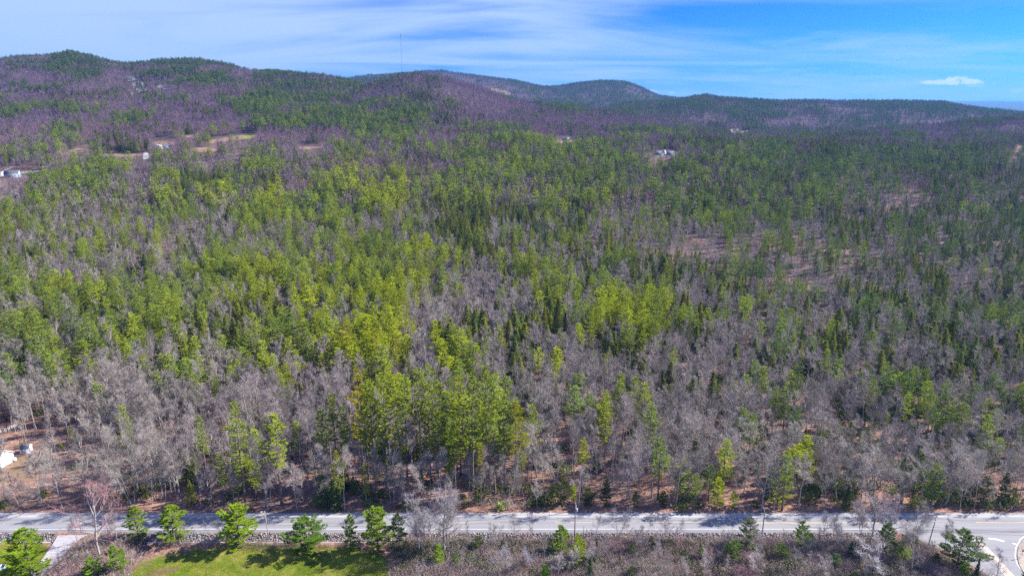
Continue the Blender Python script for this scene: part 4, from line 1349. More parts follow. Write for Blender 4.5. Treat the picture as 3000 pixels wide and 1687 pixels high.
every = [(('pine' if q[0] == 'lawnpine' else q[0]), q) for q in hand] + [(q[0], q) for q in indiv]
groups = {}
for k, q in every:
    col = proj(q[2].x, ROAD_N, 0)[0]
    base_col = q[6]
    key = (adjectives(k, q[1], q[3], q[5]), mark_of(base_col))
    groups.setdefault(key, []).append((k, q))
nlab = 0
for (adj, mk), lst in groups.items():
    lst.sort(key=lambda t: t[1][2].y)
    for j, (k, q) in enumerate(lst):
        if len(lst) == 1: lab = 'the only %s straight beyond %s' % (adj, mk)
        elif j == 0: lab = '%s nearest the road of those beyond %s' % (adj, mk)
        elif j == len(lst) - 1: lab = '%s standing deepest in the wood beyond %s' % (adj, mk)
        else: lab = '%s %s back from the road beyond %s' % (adj, ORD[j], mk)
        plant(q[0], q[1], q[2], q[3], q[4], q[5], NAME[k], lab, CATN[k], GP[k])
        nlab += 1
print('individual trees', nlab)

for nm, cat, kind, cx, fy, ty, w, tint, pi, lab in SOUTH:
    p = unproj(cx, fy)
    v = (843.5 - ty) / F
    zt = H + p.y * (v * CP - SP) / (CP + v * SP)
    lean = (0, 0)
    k_ = 1.18 if kind == 'lawnpine' and w < 1.2 else 1.0
    plant(kind, pi, p, max(zt - p.z, 1.2), w * k_, np.array(tint) * (1.08 if 'pine' in kind else .95), nm, lab, cat, None, lean=lean)


# ------------------------------------------------------------------ the rest of the wood
def wood(name, kind, a, label, cat):
    if len(a) == 0: return
    c, hs = WOODS[kind]
    n = len(a)
    rng = np.random.default_rng(len(name) * 7 + n)
    idx = rng.integers(0, len(hs), n)
    s = a[:, 3] / np.array(hs)[idx]
    scl = np.column_stack([s * a[:, 4], s * a[:, 4], s])
    rot = np.column_stack([rng.normal(size=n) * .02, rng.normal(size=n) * .02, rng.uniform(0, 6.28, n)])
    t = np.column_stack([a[:, 5:8], np.ones(n)])
    pos = a[:, :3].copy(); pos[:, 2] -= .1
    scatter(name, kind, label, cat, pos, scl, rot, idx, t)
    print(name, n)


NEARY = 620
wood('pine_wood', 'pine', rest['pine'][rest['pine'][:, 1] < NEARY], 'dense wood of layered green pines filling the middle distance', 'pine wood')
wood('far_pine_wood', 'farpine', rest['pine'][rest['pine'][:, 1] >= NEARY], 'dark green pines massed over the far slopes and ridges', 'pine wood')
wood('hemlock_wood', 'hemlock', rest['hemlock'], 'olive dark hemlocks massed between the pines', 'hemlock wood')
wood('fir_wood', 'fir', rest['fir'], 'small pointed firs scattered under the bare trees', 'fir wood')
wood('bare_wood', 'bare', rest['bare'][rest['bare'][:, 1] < NEARY], 'leafless grey wood standing between the conifers', 'bare wood')
wood('far_bare_wood', 'farbare', rest['bare'][rest['bare'][:, 1] >= NEARY], 'purple-grey leafless woods covering the far hills', 'bare wood')


# ------------------------------------------------------------------ undergrowth, brush and litter
def under(name, label, cat, models, pos, size, tint, leaf=M_TWIG):
    kind = 'kind_' + name
    c = bpy.data.collections.new('models_of_' + name)
    for i, b in enumerate(models):
        c.objects.link(bpy.data.objects.new('model_%02d_%s' % (i, name), b.mesh(name, [leaf])))
    WOODS[kind] = (c, [1] * len(models))
    n = len(pos)
    rng = np.random.default_rng(n)
    rot = np.column_stack([rng.normal(size=n) * .05, rng.normal(size=n) * .05, rng.uniform(0, 6.28, n)])
    scatter(name, kind, label, cat, pos, np.repeat(size[:, None], 3, 1), rot, rng.integers(0, len(models), n), np.column_stack([tint, np.ones(n)]))
    print(name, n)


def on_ground(x, y, dz=0.0):
    return np.column_stack([x, y, height(x, y) + dz])


rng = np.random.default_rng(77)
shrubs = [shrub(600 + i, 1.0, 1.6, 46, tw=.018) for i in range(4)]
# thicket south of the road
x = rng.uniform(-150, 150, 12000); y = rng.uniform(150, ROAD_S - 3.2, 12000)
z = height(x, y); px, py = proj(x, y, z)
east_b = ((px > 1150) & (px < 2655 + (py - 1577) * 1.95)) & (py > 1586)
west_b = (px > 284 - (py - 1557) * 1.0) & (px < 372) & (py > 1570)
verge = (px > 372) & (px < 1180) & (py < 1602) & (py > 1588) & (rng.random(len(x)) < .25)
d = patches(px, py)
dens = vnoise(x / 4, y / 4, 61)
k = (east_b & (dens > .15)) | west_b | verge
x, y, z, px, py = x[k], y[k], z[k], px[k], py[k]
n = len(x)
a = vnoise(x / 6, y / 6, 62)[:, None]
t = np.array((.30, .27, .22)) * (1 - a) + np.array((.32, .20, .20)) * a
t = t * rng.uniform(.6, 1.5, (n, 1))
under('roadside_brush', 'reddish grey leafless thicket along the near side of the road', 'brush', shrubs, on_ground(x, y, -.05), rng.uniform(.6, 1.3, n) ** 2 * 1.9 * np.where(px < 400, 1.35, 1.0), t)
# low evergreen and twiggy undergrowth below the trees
x = rng.uniform(-420, 420, 62000); y = rng.uniform(ROAD_N + 1.5, 430, 62000)
k = np.abs(x) < .8 * (y * CP + 32) + 10
x, y = x[k], y[k]
px, py = proj(x, y, height(x, y))
clear = patches(px, py).min(0) > 1.1
v = vnoise(x / 11, y / 11, 63)
left_open = (px < 330) & (py > 1230) & (py < 1440)
k = clear & (rng.random(len(x)) < np.clip((v - .25) * 1.3, .05, .8)) & ~(left_open & (rng.random(len(x)) < .9))
x, y, px = x[k], y[k], px[k]
n = len(x)
gshare = .20 + .30 * smooth(1500, 2600, px)
isg = (rng.random(n) < gshare)
t = np.array((.25, .20, .19)) * rng.uniform(.7, 1.4, (n, 1))
under('undergrowth', 'leafless twiggy undergrowth on the floor of the wood', 'undergrowth', shrubs, on_ground(x[~isg], y[~isg], -.05), rng.uniform(1.0, 3.0, (~isg).sum()), t[~isg])
leafy = [shrub(620 + i, 1.0, 1.8, 40, tw=.05, leafy=True) for i in range(3)]
ng = int(isg.sum())
tg = np.array((.14, .17, .05)) * rng.uniform(.5, 1.5, (ng, 1)) * np.where(rng.random((ng, 1)) < .2, 1.6, 1.0)
under('evergreen_undergrowth', 'low grey-green evergreen scrub scattered under the bare trees', 'undergrowth', leafy, on_ground(x[isg], y[isg], -.05), rng.uniform(1.0, 3.4, ng), tg, leaf=M_NEED)


def debris(seed):
    r = np.random.default_rng(seed)
    b = MB()
    for i in range(7):
        a = r.uniform(0, 3.14); L = r.uniform(.8, 3.2); c = r.normal(size=2) * 1.6
        dx, dy = math.cos(a) * L / 2, math.sin(a) * L / 2
        b.tube([(c[0] - dx, c[1] - dy, .06), (c[0] + r.normal() * .1, c[1] + r.normal() * .1, .14), (c[0] + dx, c[1] + dy, .08)], [.045, .04, .02], 3)
    return b


x = rng.uniform(-330, 330, 9000); y = rng.uniform(ROAD_N + 1, 330, 9000)
k = np.abs(x) < .8 * (y * CP + 32) + 8
x, y = x[k], y[k]; n = len(x)
t = np.array((.34, .28, .26)) * rng.uniform(.5, 1.4, (n, 1))
under('fallen_branches', 'grey fallen branches strewn over the leaf litter', 'deadwood', [debris(640 + i) for i in range(4)], on_ground(x, y), rng.uniform(.7, 1.4, n), t)


def stone(seed):
    r = np.random.default_rng(seed)
    bm_v = []
    b = MB()
    import bmesh
    bm = bmesh.new(); bmesh.ops.create_icosphere(bm, subdivisions=1, radius=.5)
    vs = np.array([v_.co[:] for v_ in bm.verts]); vs = vs * r.uniform(.7, 1.25, (len(vs), 1)) * np.array([1.1, .85, .75])
    fs = [tuple(v_.index for v_ in f.verts) for f in bm.faces]
    bm.free()
    b.add(vs, fs)
    return b


M_STONE = plant_mat('riprap_stone', 0, var=.15)
x = rng.uniform(-165, 112, 8200); y = rng.uniform(ROAD_S - 2.75, ROAD_S - .35, 8200)
px, py = proj(x, y, height(x, y))
k = ~((px > 160) & (px < 300)) & (px < 2640) & ~((px > 300) & (px < 372) & (rng.random(len(x)) < .6))
x, y = x[k], y[k]; n = len(x)
t = np.array((.21, .20, .195)) * rng.uniform(.4, 1.7, (n, 1))
under('riprap_stones', 'grey broken riprap stones on the bank below the road', 'riprap', [stone(660 + i) for i in range(5)], on_ground(x, y, .05), rng.uniform(.28, .70, n), t, leaf=M_STONE)

# lawn grass tufts break the flat green
blade = []
for i in range(3):
    b = MB(); r = np.random.default_rng(680 + i); q = 26
    b.tris(blades(r.normal(size=(q, 3)) * np.array([.35, .35, 0]), norm(r.normal(size=(q, 3)) * .35 + UP), r.uniform(.06, .2, q), np.full(q, .03), r))
    blade.append(b)
x = rng.uniform(-170, -20, 34000); y = rng.uniform(147, 172, 34000)
px, py = proj(x, y, height(x, y))
dl = patches(px, py)[:4].min(0)
k = (dl < 1.0) & (py < 1790) & ~((px > 150) & (px < 372))
x, y = x[k], y[k]; n = len(x)
v = vnoise(x / 5, y / 5, 66)[:, None]
t = np.array((.13, .20, .01)) * (1 - v) + np.array((.32, .29, .07)) * v
under('grass', 'mown green lawn grass with straw patches', 'grass', blade, on_ground(x, y), rng.uniform(.8, 1.5, n), t * rng.uniform(.8, 1.25, (n, 1)), leaf=M_NEED)

# more leafless trees and young evergreens standing in the roadside thicket
rng = np.random.default_rng(91)
cand = []
while len(cand) < 74:
    cx, fy = rng.uniform(1190, 2760), rng.uniform(1594, 1712)
    if cx > 2640 + (fy - 1577) * 1.6 or any(abs(cx - c_[0]) < 22 and abs(fy - c_[1]) < 14 for c_ in cand): continue
    if 1640 < cx < 1730 and fy < 1640: continue
    cand.append((cx, fy))
cnt = {}
for cx, fy in sorted(cand, key=lambda q: -q[1]):
    p = unproj(cx, fy)
    ever = rng.random() < .24
    if ever:
        h = rng.uniform(2.2, 5.0); k_, pi = ('lawnpine', int(rng.integers(0, 4))) if rng.random() < .6 else ('hemlock', int(rng.integers(0, 4)))
        t = np.array((.13, .19, .04)) * rng.uniform(.55, 1.2)
        nm, ct, adj = ('pine_tree', 'pine tree', 'young green pine') if k_ == 'lawnpine' else ('hemlock_tree', 'hemlock tree', 'young dark hemlock')
    else:
        h = rng.uniform(3.5, 9.5); k_, pi = ('sapling', int(rng.integers(0, 3))) if h < 7 else ('bare', int(rng.integers(0, 8)))
        t = np.array((.31, .27, .25)) * rng.uniform(.6, 1.35)
        nm, ct = 'bare_tree', 'bare tree'
        adj = ('tall ' if h > 7 else 'low ') + ('pale' if t[0] > .31 else 'dark') + ' leafless tree'
    key = (adj, mark_of(cx)); cnt[key] = cnt.get(key, 0) + 1
    lab = '%s %s up the thicket before %s' % (ORD[cnt[key] - 1] if cnt[key] > 1 else 'lowest', adj, key[1])
    plant(k_, pi, p, h, rng.uniform(.9, 1.25), t, nm, lab, ct, 'trees in the near roadside thicket')
x, y = [], []
for _ in range(2600):
    cx, fy = rng.uniform(1170, 2760), rng.uniform(1592, 1700)
    if cx > 2640 + (fy - 1577) * 1.6: continue
    q = unproj(cx, fy, -1.1); x.append(q.x); y.append(q.y)
x, y = np.array(x), np.array(y); v = vnoise(x / 7, y / 7, 67); k = v + .25 * rng.random(len(x)) > .72; x, y = x[k], y[k]; n = len(x)
under('thicket_evergreens', 'low grey-green evergreen scrub inside the roadside thicket', 'undergrowth', leafy, on_ground(x, y, -.05), rng.uniform(.8, 2.4, n), np.array((.12, .15, .05)) * rng.uniform(.5, 1.4, (n, 1)), leaf=M_NEED)


# ------------------------------------------------------------------ pale gutter, fence, poles, wires
def gutter(name, pts, w, label):
    b = MB(); vs = []
    for (x_, y_) in pts:
        z_ = h1(x_, y_)
        vs += [(x_, y_ - w / 2, z_ + .05), (x_, y_ + w / 2, z_ + .12), (x_, y_ - w / 2, z_ - .2), (x_, y_ + w / 2, z_ - .2)]
    f = []
    for i in range(len(pts) - 1):
        a, c = 4 * i, 4 * i + 4
        f += [(a, c, c + 1, a + 1), (a + 2, c + 2, c, a), (a + 1, c + 1, c + 3, a + 3)]
    b.add(vs, f)
    o = b.obj(name, M_CONC)
    return tag(o, label, 'edging')


def xs_line(p0, p1, y_, step=3.0):
    a, c = unproj(p0, 1586).x, unproj(p1, 1586).x
    n = max(2, int((c - a) / step))
    r = np.random.default_rng(int(p1))
    return [(a + (c - a) * i / n, y_ + r.normal() * .06) for i in range(n + 1)]


gutter('stone_edging', xs_line(-60, 150, ROAD_S - 3.0), .35, 'pale stone edging below the riprap west of the driveway')
gutter('stone_edging', xs_line(372, 1170, ROAD_S - 3.05), .28, 'pale stone edging between the lawn pines and the riprap')
gutter('stone_edging', xs_line(1310, 1610, ROAD_S - 3.0), .22, 'pale stone edging above the brush near the bare clump')

M_POLE = mat('weathered_pole_wood', (.20, .17, .15), noise=(2, .7, (.11, .09, .085)))
M_PALEPOLE = mat('bleached_pole_wood', (.42, .37, .34), noise=(2, .6, (.30, .25, .23)))
M_METAL = mat('galvanised_metal', (.55, .56, .58), rough=.5, spec=.5, metal=.3)
M_PORC = mat('insulator_porcelain', (.75, .76, .80), rough=.3, spec=.5)
M_CABLE = mat('black_cable', (.045, .045, .05))


def pole(col, foot, tip, label, matl, arms=(), lean=(0, 0), transformer=False, lamp=False, kink=False, r=.16, armdir=90):
    p = unproj(col, foot)
    v = (843.5 - tip) / F
    h = H + p.y * (v * CP - SP) / (CP + v * SP) - p.z
    e = empty('utility_pole', p, label, 'utility pole', 'utility poles along the road')
    e.rotation_euler = (lean[0], lean[1], 0)
    b = MB()
    if kink:
        b.tube([(0, 0, -.3), (.02, 0, h * .74), (.05, 0, h * .80)], [r, r * .8, r * .75], 8)
        q = MB(); q.tube([(.05, 0, h * .80), (-.10, 0, h * .87), (-.55, .1, h)], [r * .7, r * .6, r * .5], 8); q.obj('bent_top_arm', M_PALEPOLE, e)
        g = MB(); g.tube([(-.05, -.35, h * .82), (.35, -.3, h * .74)], [.05, .05], 5); g.obj('brace', M_METAL, e)
    else:
        b.tube([(0, 0, -.3), (0, 0, h * .5), (0, 0, h)], [r, r * .85, r * .68], 8)
    b.obj('pole_shaft', matl, e)
    tops = []
    for az, half in arms:
        z_ = h - az
        a = MB()
        dr = Vector((math.cos(rad(armdir)), math.sin(rad(armdir)), 0))
        c = Vector((.12, 0, z_))
        a.tube([c - dr * half, c + dr * half], [.06, .06], 4)
        ob = a.obj('crossarm', M_POLE, e)
        br = MB(); br.tube([c - dr * half * .6, Vector((.05, 0, z_ - .6)), c + dr * half * .6], [.02, .02, .02], 4); br.obj('arm_brace', M_METAL, ob)
        for u in (-.92, -.45, .45, .92):
            q = c + dr * half * u
            i_ = MB(); i_.tube([q + Vector((0, 0, .05)), q + Vector((0, 0, .16)), q + Vector((0, 0, .28))], [.035, .09, .05], 6); i_.obj('insulator', M_PORC, ob)
            tops.append(e.matrix_basis @ (q + Vector((0, 0, .28))) if False else p + q + Vector((0, 0, .28)))
    if transformer:
        t = MB(); c = Vector((.42, -.1, h - 2.6)); t.tube([c, c + Vector((0, 0, .1)), c + Vector((0, 0, .95)), c + Vector((0, 0, 1.05))], [.22, .28, .28, .18], 10); t.obj('transformer', M_METAL, e)
        m_ = MB(); m_.box((.3, -.1, 1.4), (.28, .3, .5)); m_.obj('meter_box', mat('meter_box_paint', (.62, .64, .66)), e)
    if lamp:
        l_ = MB(); l_.tube([(0, 0, h - .4), (-.45, 0, h - .15), (-.75, 0, h - .25)], [.05, .05, .05], 6)
        ar = l_.obj('lamp_arm', M_METAL, e)
        hd = MB(); hd.box((-1.0, 0, h - .28), (.55, .26, .14)); hd.obj('lamp_head', M_PORC, ar)
    return p, h, tops


PL = []
PL.append(pole(323, 1594, 1507, 'pale pole half hidden in the branches of the red-budded maple', M_PALEPOLE, [(.5, .7)], r=.13))
PL.append(pole(788, 1583, 1496, 'pale lamp-armed pole between two lawn pines', M_PALEPOLE, [], lamp=True, r=.13, lean=(0, rad(-2))))
PL.append(pole(1683, 1583, 1474, 'dark tall pole with transformer at the road opposite the centre dashes', M_POLE, [(.35, 1.2), (1.2, 1.0)], transformer=True, r=.17))
PL.append(pole(2232, 1572, 1484, 'dark pole with a kinked pale top beside the grey pine', M_POLE, [], kink=True, r=.16))
PL.append(pole(2719, 1598, 1511, 'leaning pole with two crossarms by the junction', M_POLE, [(.55, 1.25), (1.5, 1.0)], r=.15, lean=(0, rad(5)), armdir=45))


def wire(a, b_, sag, label, r=.022):
    m_ = MB()
    pts = []
    for i in range(25):
        u = i / 24
        p = a.lerp(b_, u); p.z -= sag * 4 * u * (1 - u); pts.append(p)
    m_.tube(pts, [r] * 25, 4)
    o = m_.obj('overhead_wire', M_CABLE)
    return tag(o, label, 'wire', 'wires strung along the poles')


def top(i, dz=0.0, dy=0.0, dx=0.0):
    p, h, _ = PL[i]
    return Vector((p.x + dx, p.y + dy, p.z + h + dz))


OUTW, OUTE = Vector((-190, 172, 8.0)), Vector((190, 168, 9.0))
names = ['western frame edge', 'maple pole', 'lamp-armed pole', 'transformer pole', 'kinked pole', 'crossarm pole', 'eastern frame edge']
ends = [OUTW, None, None, None, None, None, OUTE]
for lev, (dz, dy, sg) in {'top': (.0, 1.0, .8), 'upper': (-.1, -1.0, .9), 'second': (-.9, .0, 1.1), 'lowest': (-3.6, .15, 1.4), 'cable': (-4.4, -.15, 1.5)}.items():
    for i in range(6):
        a = OUTW + Vector((0, dy, dz)) if i == 0 else top(i - 1, dz, dy)
        c = OUTE + Vector((0, dy, dz)) if i == 5 else top(i, dz, dy)
        lab = '%s wire in the span from the %s to the %s' % ({'top': 'thin top', 'upper': 'thin upper near-side', 'second': 'middle', 'lowest': 'low far-side', 'cable': 'lowest black'}[lev], names[i], names[i + 1])
        wire(a, c, sg, lab, .032 if lev in ('lowest', 'cable') else .018)
wire(top(4, -.4), Vector((unproj(3040, 1590).x, unproj(3040, 1590).y, 7.5)), 1.2, 'wire crossing the side road from the crossarm pole', .02)
# service posts by the stones
for col, foot, tip, lab in ((1244, 1578, 1533, 'short dark post on the stones behind the bare clump'), (1709, 1586, 1541, 'short grey post right of the transformer pole'), (1719, 1560, 1547, 'very short dark post beside the short grey post')):
    p = unproj(col, foot); v = (843.5 - tip) / F
    h = H + p.y * (v * CP - SP) / (CP + v * SP) - p.z
    b = MB(); b.tube([(0, 0, -.2), (0, 0, h * .6), (0, 0, h)], [.10, .09, .07], 7)
    tag(b.obj('wooden_post', M_POLE, loc=p), lab, 'post', 'short posts on the riprap')

# ------------------------------------------------------------------ signs
M_SYEL = mat('yellow_sign_face', (.80, .42, .01), rough=.5)
M_SBLK = mat('black_sign_marking', (.02, .02, .02), rough=.5)
M_SWHT = mat('white_sign_face', (.78, .80, .82), rough=.5)
M_SBLU = mat('blue_sign_face', (.06, .14, .42), rough=.5)
M_SRED = mat('red_sign_face', (.62, .02, .03), rough=.5)


def plate(b, w, h, c, th=.02, mi=0): b.box(c, (w, th, h), 0, mi)


def arrow_sign():
    p = unproj(2731, 1491)
    e = empty('arrow_sign', p, 'yellow double-arrow sign over a white route sign beyond the junction', 'road sign')
    b = MB(); b.tube([(0, 0, -.2), (0, 0, 3.1)], [.035, .035], 6); b.obj('post', M_METAL, e)
    b = MB(); plate(b, 1.35, .72, (0, -.05, 2.75)); f = b.obj('arrow_panel', M_SYEL, e)
    b = MB(); y_ = -.067
    b.box((0, y_, 2.75), (.62, .008, .10))
    for s in (-1, 1): b.add([(s * .30, y_ - .004, 2.95), (s * .30, y_ - .004, 2.55), (s * .56, y_ - .004, 2.75)], [(0, 1, 2)])
    b.obj('double_arrow', M_SBLK, f)
    b = MB(); plate(b, .62, .68, (0, -.05, 1.98)); q = b.obj('route_panel', M_SWHT, e)
    b = MB(); b.box((0, -.067, 2.19), (.42, .008, .12)); b.obj('upper_bar', M_SBLU, q)
    b = MB(); b.box((0, -.067, 1.88), (.34, .008, .10)); b.obj('lower_bar', M_SBLK, q)
    b = MB(); b.box((-.1, -.1, .55), (.5, .12, .36)); b.obj('low_marker_panel', mat('lilac_panel', (.52, .48, .74)), e)


arrow_sign()


def no_entry():
    p = unproj(2993, 1634)
    p.z = .15
    e = empty('no_entry_sign', p, 'red disc sign with a white bar on the traffic island', 'road sign')
    b = MB(); b.tube([(0, 0, 0), (0, 0, 2.6)], [.04, .04], 6); b.obj('post', M_METAL, e)
    b = MB(); plate(b, .80, .80, (0, -.05, 2.3)); f = b.obj('sign_panel', M_SWHT, e)
    n = 24; y_ = -.066
    b = MB(); b.add([(math.cos(t) * .385, y_, 2.3 + math.sin(t) * .385) for t in np.linspace(0, 2 * math.pi, n, endpoint=False)], [tuple(range(n))]); b.obj('red_disc', M_SRED, f)
    b = MB(); b.box((0, y_ - .005, 2.3), (.55, .006, .12)); b.obj('white_bar', M_SWHT, f)
    b = MB(); plate(b, .45, .6, (0, -.05, 1.4)); b.obj('small_panel', M_SWHT, e)


no_entry()


# ------------------------------------------------------------------ buildings
M_SHING = mat('dark_shingles', (.075, .08, .10), noise=(3, .7, (.12, .125, .15)))
M_GLASS = mat('window_glass', (.03, .04, .05), rough=.1, spec=.8)


def building(name, loc, rz, w, d, he, hr, wall, roof, label, cat='house', wins=(), door=None, over=.3, gambrel=False, extra=None, trim=None):
    """ridge along local x; w along x, d along y; he eaves height, hr ridge height. wins: (side, along, z, ww, hh)"""
    e = empty(name, loc, label, cat, rz=rz)
    b = MB(); x, y = w / 2, d / 2
    if gambrel:
        prof = [(-y, 0), (y, 0), (y, he), (y * .62, he + (hr - he) * .68), (0, hr), (-y * .62, he + (hr - he) * .68), (-y, he)]
    else:
        prof = [(-y, 0), (y, 0), (y, he), (0, hr), (-y, he)]
    n = len(prof)
    b.add([(-x, q[0], q[1] - (.6 if q[1] == 0 else 0)) for q in prof] + [(x, q[0], q[1] - (.6 if q[1] == 0 else 0)) for q in prof],
          [tuple(range(n - 1, -1, -1)), tuple(range(n, 2 * n))] + [(i, (i + 1) % n, n + (i + 1) % n, n + i) for i in range(n) if i != 0])
    b.obj('wall', wall, e)
    r = MB(); th = .12; rp = prof[2:]
    ox = x + over
    pts = [(q[0] * (1 + over / y) if i in (0, len(rp) - 1) else q[0], q[1] - (over * .6 if i in (0, len(rp) - 1) else 0)) for i, q in enumerate(rp)]
    m_ = len(pts)
    vs = [(sx * ox, q[0], q[1] + dz) for sx in (-1, 1) for dz in (.02, .02 + th) for q in pts]
    f = []
    for i in range(m_ - 1):
        lo0, up0, lo1, up1 = i, m_ + i, 2 * m_ + i, 3 * m_ + i
        f += [(up0, up0 + 1, up1 + 1, up1), (lo0, lo1, lo1 + 1, lo0 + 1), (lo0, lo0 + 1, up0 + 1, up0), (lo1, up1, up1 + 1, lo1 + 1)]
    f += [(0, m_, 3 * m_, 2 * m_), (m_ - 1, 3 * m_ - 1, 4 * m_ - 1, 2 * m_ - 1)]
    r.add(vs, f); ro = r.obj('roof', roof, e)
    if trim:
        for sx in (-1, 1):
            tb = MB()
            for i in range(m_ - 1):
                a, c = pts[i], pts[i + 1]
                tb.tube([(sx * (ox + .03), a[0], a[1] + .04), (sx * (ox + .03), c[0], c[1] + .04)], [.11, .11], 4)
            tb.obj('rake_board', trim, ro)
    for side, al, z, ww, hh in wins:
        if side in 'fb':
            s = -1 if side == 'f' else 1
            wn_ = MB(); wn_.box((al, s * (y + .03), z), (ww + .2, .06, hh + .2)); fo = wn_.obj('window', trim or M_SWHT, e)
            g = MB(); g.box((al, s * (y + .07), z), (ww, .03, hh)); g.obj('pane', M_GLASS, fo)
        else:
            s = 1 if side == 'r' else -1
            wn_ = MB(); wn_.box((s * (x + .03), al, z), (.06, ww + .2, hh + .2)); fo = wn_.obj('window', trim or M_SWHT, e)
            g = MB(); g.box((s * (x + .07), al, z), (.03, ww, hh)); g.obj('pane', M_GLASS, fo)
    if door:
        al, ww, hh, dm = door
        dd = MB(); dd.box((al, -(y + .04), hh / 2 + .05), (ww, .08, hh)); do = dd.obj('door', dm, e)
        t = MB(); t.box((al, -(y + .09), hh / 2 + .05), (.05, .03, hh)); t.box((al, -(y + .09), hh * .72), (ww * .96, .03, .05)); t.obj('door_trim', M_SWHT, do)
    return e


M_WWALL = mat('white_siding', (.74, .75, .78), noise=(1.5, .3, (.62, .64, .68)))
M_LILAC = mat('pale_shed_siding', (.60, .58, .64))
M_BLUEG = mat('blue_grey_siding', (.30, .38, .48))
M_BLUER = mat('blue_metal_roof', (.10, .26, .50))
M_GREYS = mat('grey_siding', (.27, .29, .32))
M_DKDOOR = mat('dark_door_paint', (.20, .20, .28))

# garage at the frame edge
p = unproj(29, 1357)
building('garage', (p.x - 6.2, p.y - .3, h1(p.x, p.y)), rad(-9), 12, 6.6, 3.3, 5.7, M_WWALL, M_SHING, 'white garage with dark shingle roof and bare gable beside the shed', 'garage', trim=M_SWHT)
p = unproj(43, 1350)
b = MB(); b.box((0, 0, .55), (1.0, .7, 1.1)); b.box((0, 0, 1.14), (1.1, .8, .08))
tag(b.obj('storage_box', M_SWHT, loc=p), 'small white box standing against the garage gable', 'storage box')
p = unproj(70, 1329)
sx, sy = p.x + .2, p.y + 1.2
building('garden_shed', (sx, sy, h1(sx, sy)), rad(12), 2.9, 2.6, 1.9, 2.95, M_LILAC, M_SHING, 'small gambrel-roofed shed with double doors on the clearing', 'shed', door=(-.3, 1.5, 1.7, M_DKDOOR), gambrel=True, over=.12, trim=M_SWHT)
# snag and log on the clearing
p0, p1 = unproj(113, 1345), unproj(121, 1322)
b = MB(); b.tube([p0 + Vector((0, 0, .2)), (p0 + p1) / 2 + Vector((.1, 0, .3)), p1 + Vector((0, 0, .35))], [.16, .15, .10], 6)
tag(b.obj('fallen_log', M_PALEPOLE), 'pale log lying on the grass right of the shed', 'log')
# board fence behind the clearing


def fence():
    A, B = unproj(-25, 1282), unproj(57, 1252)
    e = empty('board_fence', A, 'long pale board fence behind the clearing above the shed', 'fence')
    d = B - A; L = d.length; n = 7; an = math.atan2(d.y, d.x)
    for i in range(n):
        c = A.lerp(B, (i + .5) / n); c.z = h1(c.x, c.y)
        b = MB()
        m_ = 9
        for j in range(m_):
            q = A.lerp(B, (i + (j + .5) / m_) / n)
            b.box((q.x - A.x, q.y - A.y, h1(q.x, q.y) + .95 + .02 * random.random() - A.z), (L / n / m_ - .02, .05, 1.8), an)
        b.obj('panel', mat('bleached_board_%d' % i if False else 'bleached_board', (.50, .47, .44)), e)
    for i in range(n + 1):
        q = A.lerp(B, i / n); b = MB(); b.box((q.x - A.x, q.y - A.y + .08, h1(q.x, q.y) + .95 - A.z), (.12, .12, 2.05), an); b.obj('post', M_PALEPOLE, e)


fence()


def far_house(col, row, w, d, he, hr, rz, wall, roof, label, cat='house', name='house', wins=(), trim=None):
    p = unproj(col, row)
    building(name, (p.x, p.y, p.z), rad(rz), w, d, he, hr, wall, roof, label, cat, wins=wins, trim=trim)
    return p


far_house(38, 519, 15, 9, 4.5, 7.5, 14, M_BLUEG, M_SHING, 'blue-grey house with dark roof by the pale drive, western frame edge', wins=[('f', -4, 2, 1.2, 1.4), ('f', 0, 2, 1.2, 1.4), ('f', 4, 2, 1.2, 1.4), ('r', 0, 2, 1.2, 1.4)], trim=M_SWHT)
far_house(6, 512, 6, 5, 2.6, 3.8, 14, M_WWALL, M_GREYS, 'small pale outbuilding left of the blue-grey house', 'outbuilding', 'outbuilding')
far_house(400, 440, 7, 5, 3.0, 4.6, 0, M_WWALL, M_BLUER, 'small blue-roofed barn between dark hemlocks and the white house', 'barn', 'barn', wins=[('f', 0, 1.4, 1.8, 1.6)])
far_house(467, 437, 7, 6, 4.2, 6.0, 10, mat('bluish_white_siding', (.62, .68, .80)), M_WWALL, 'two-windowed white house beside a blue lean-to', wins=[('f', -1.8, 2.6, 1.4, 1.2), ('f', 1.4, 2.6, 1.4, 1.2)])
far_house(486, 434, 7, 4, 2.0, 2.9, 0, M_BLUEG, mat('bright_blue_tarp', (.05, .28, .72)), 'low bright blue lean-to right of the white house', 'lean-to', 'lean_to')
far_house(1930, 455, 11, 8, 2.6, 5.4, 0, M_GREYS, mat('grey_green_roof', (.15, .18, .19)), 'grey house with grey roof in the clearing, left part of the pair', wins=[('f', -3, 2, 1.3, 1.3), ('f', 2, 2, 1.3, 1.3)], trim=M_SWHT)
far_house(1946, 455, 5, 5, 4.2, 7.5, 90, M_WWALL, mat('grey_blue_roof', (.16, .19, .22)), 'tall white gable wing between the two roofs in the clearing', wins=[('l', 0, 4, 1.2, 1.3)])
far_house(1963, 455, 10, 8, 2.6, 5.4, 0, M_GREYS, mat('slate_blue_roof', (.14, .17, .21)), 'grey low-roofed house on the east side of the clearing')
far_house(1657, 412, 11, 7, 3.0, 5.4, 8, M_BLUEG, M_GREYS, 'grey-blue house half hidden by purple bare trees', wins=[('f', -3, 1.7, 1.2, 1.3), ('f', 3, 1.7, 1.2, 1.3)])
for i, (c, r_, w_) in enumerate(((2140, 385, 9), (2158, 385, 6), (2186, 388, 7))):
    far_house(c, r_, w_, 5, 2.8, 4.0, 0, mat('tan_boards', (.34, .27, .24)), M_GREYS, ('long tan shed at the west end of the distant yard', 'short tan shed in the middle of the distant yard', 'tan shed at the east end of the distant yard')[i], 'shed', 'shed')
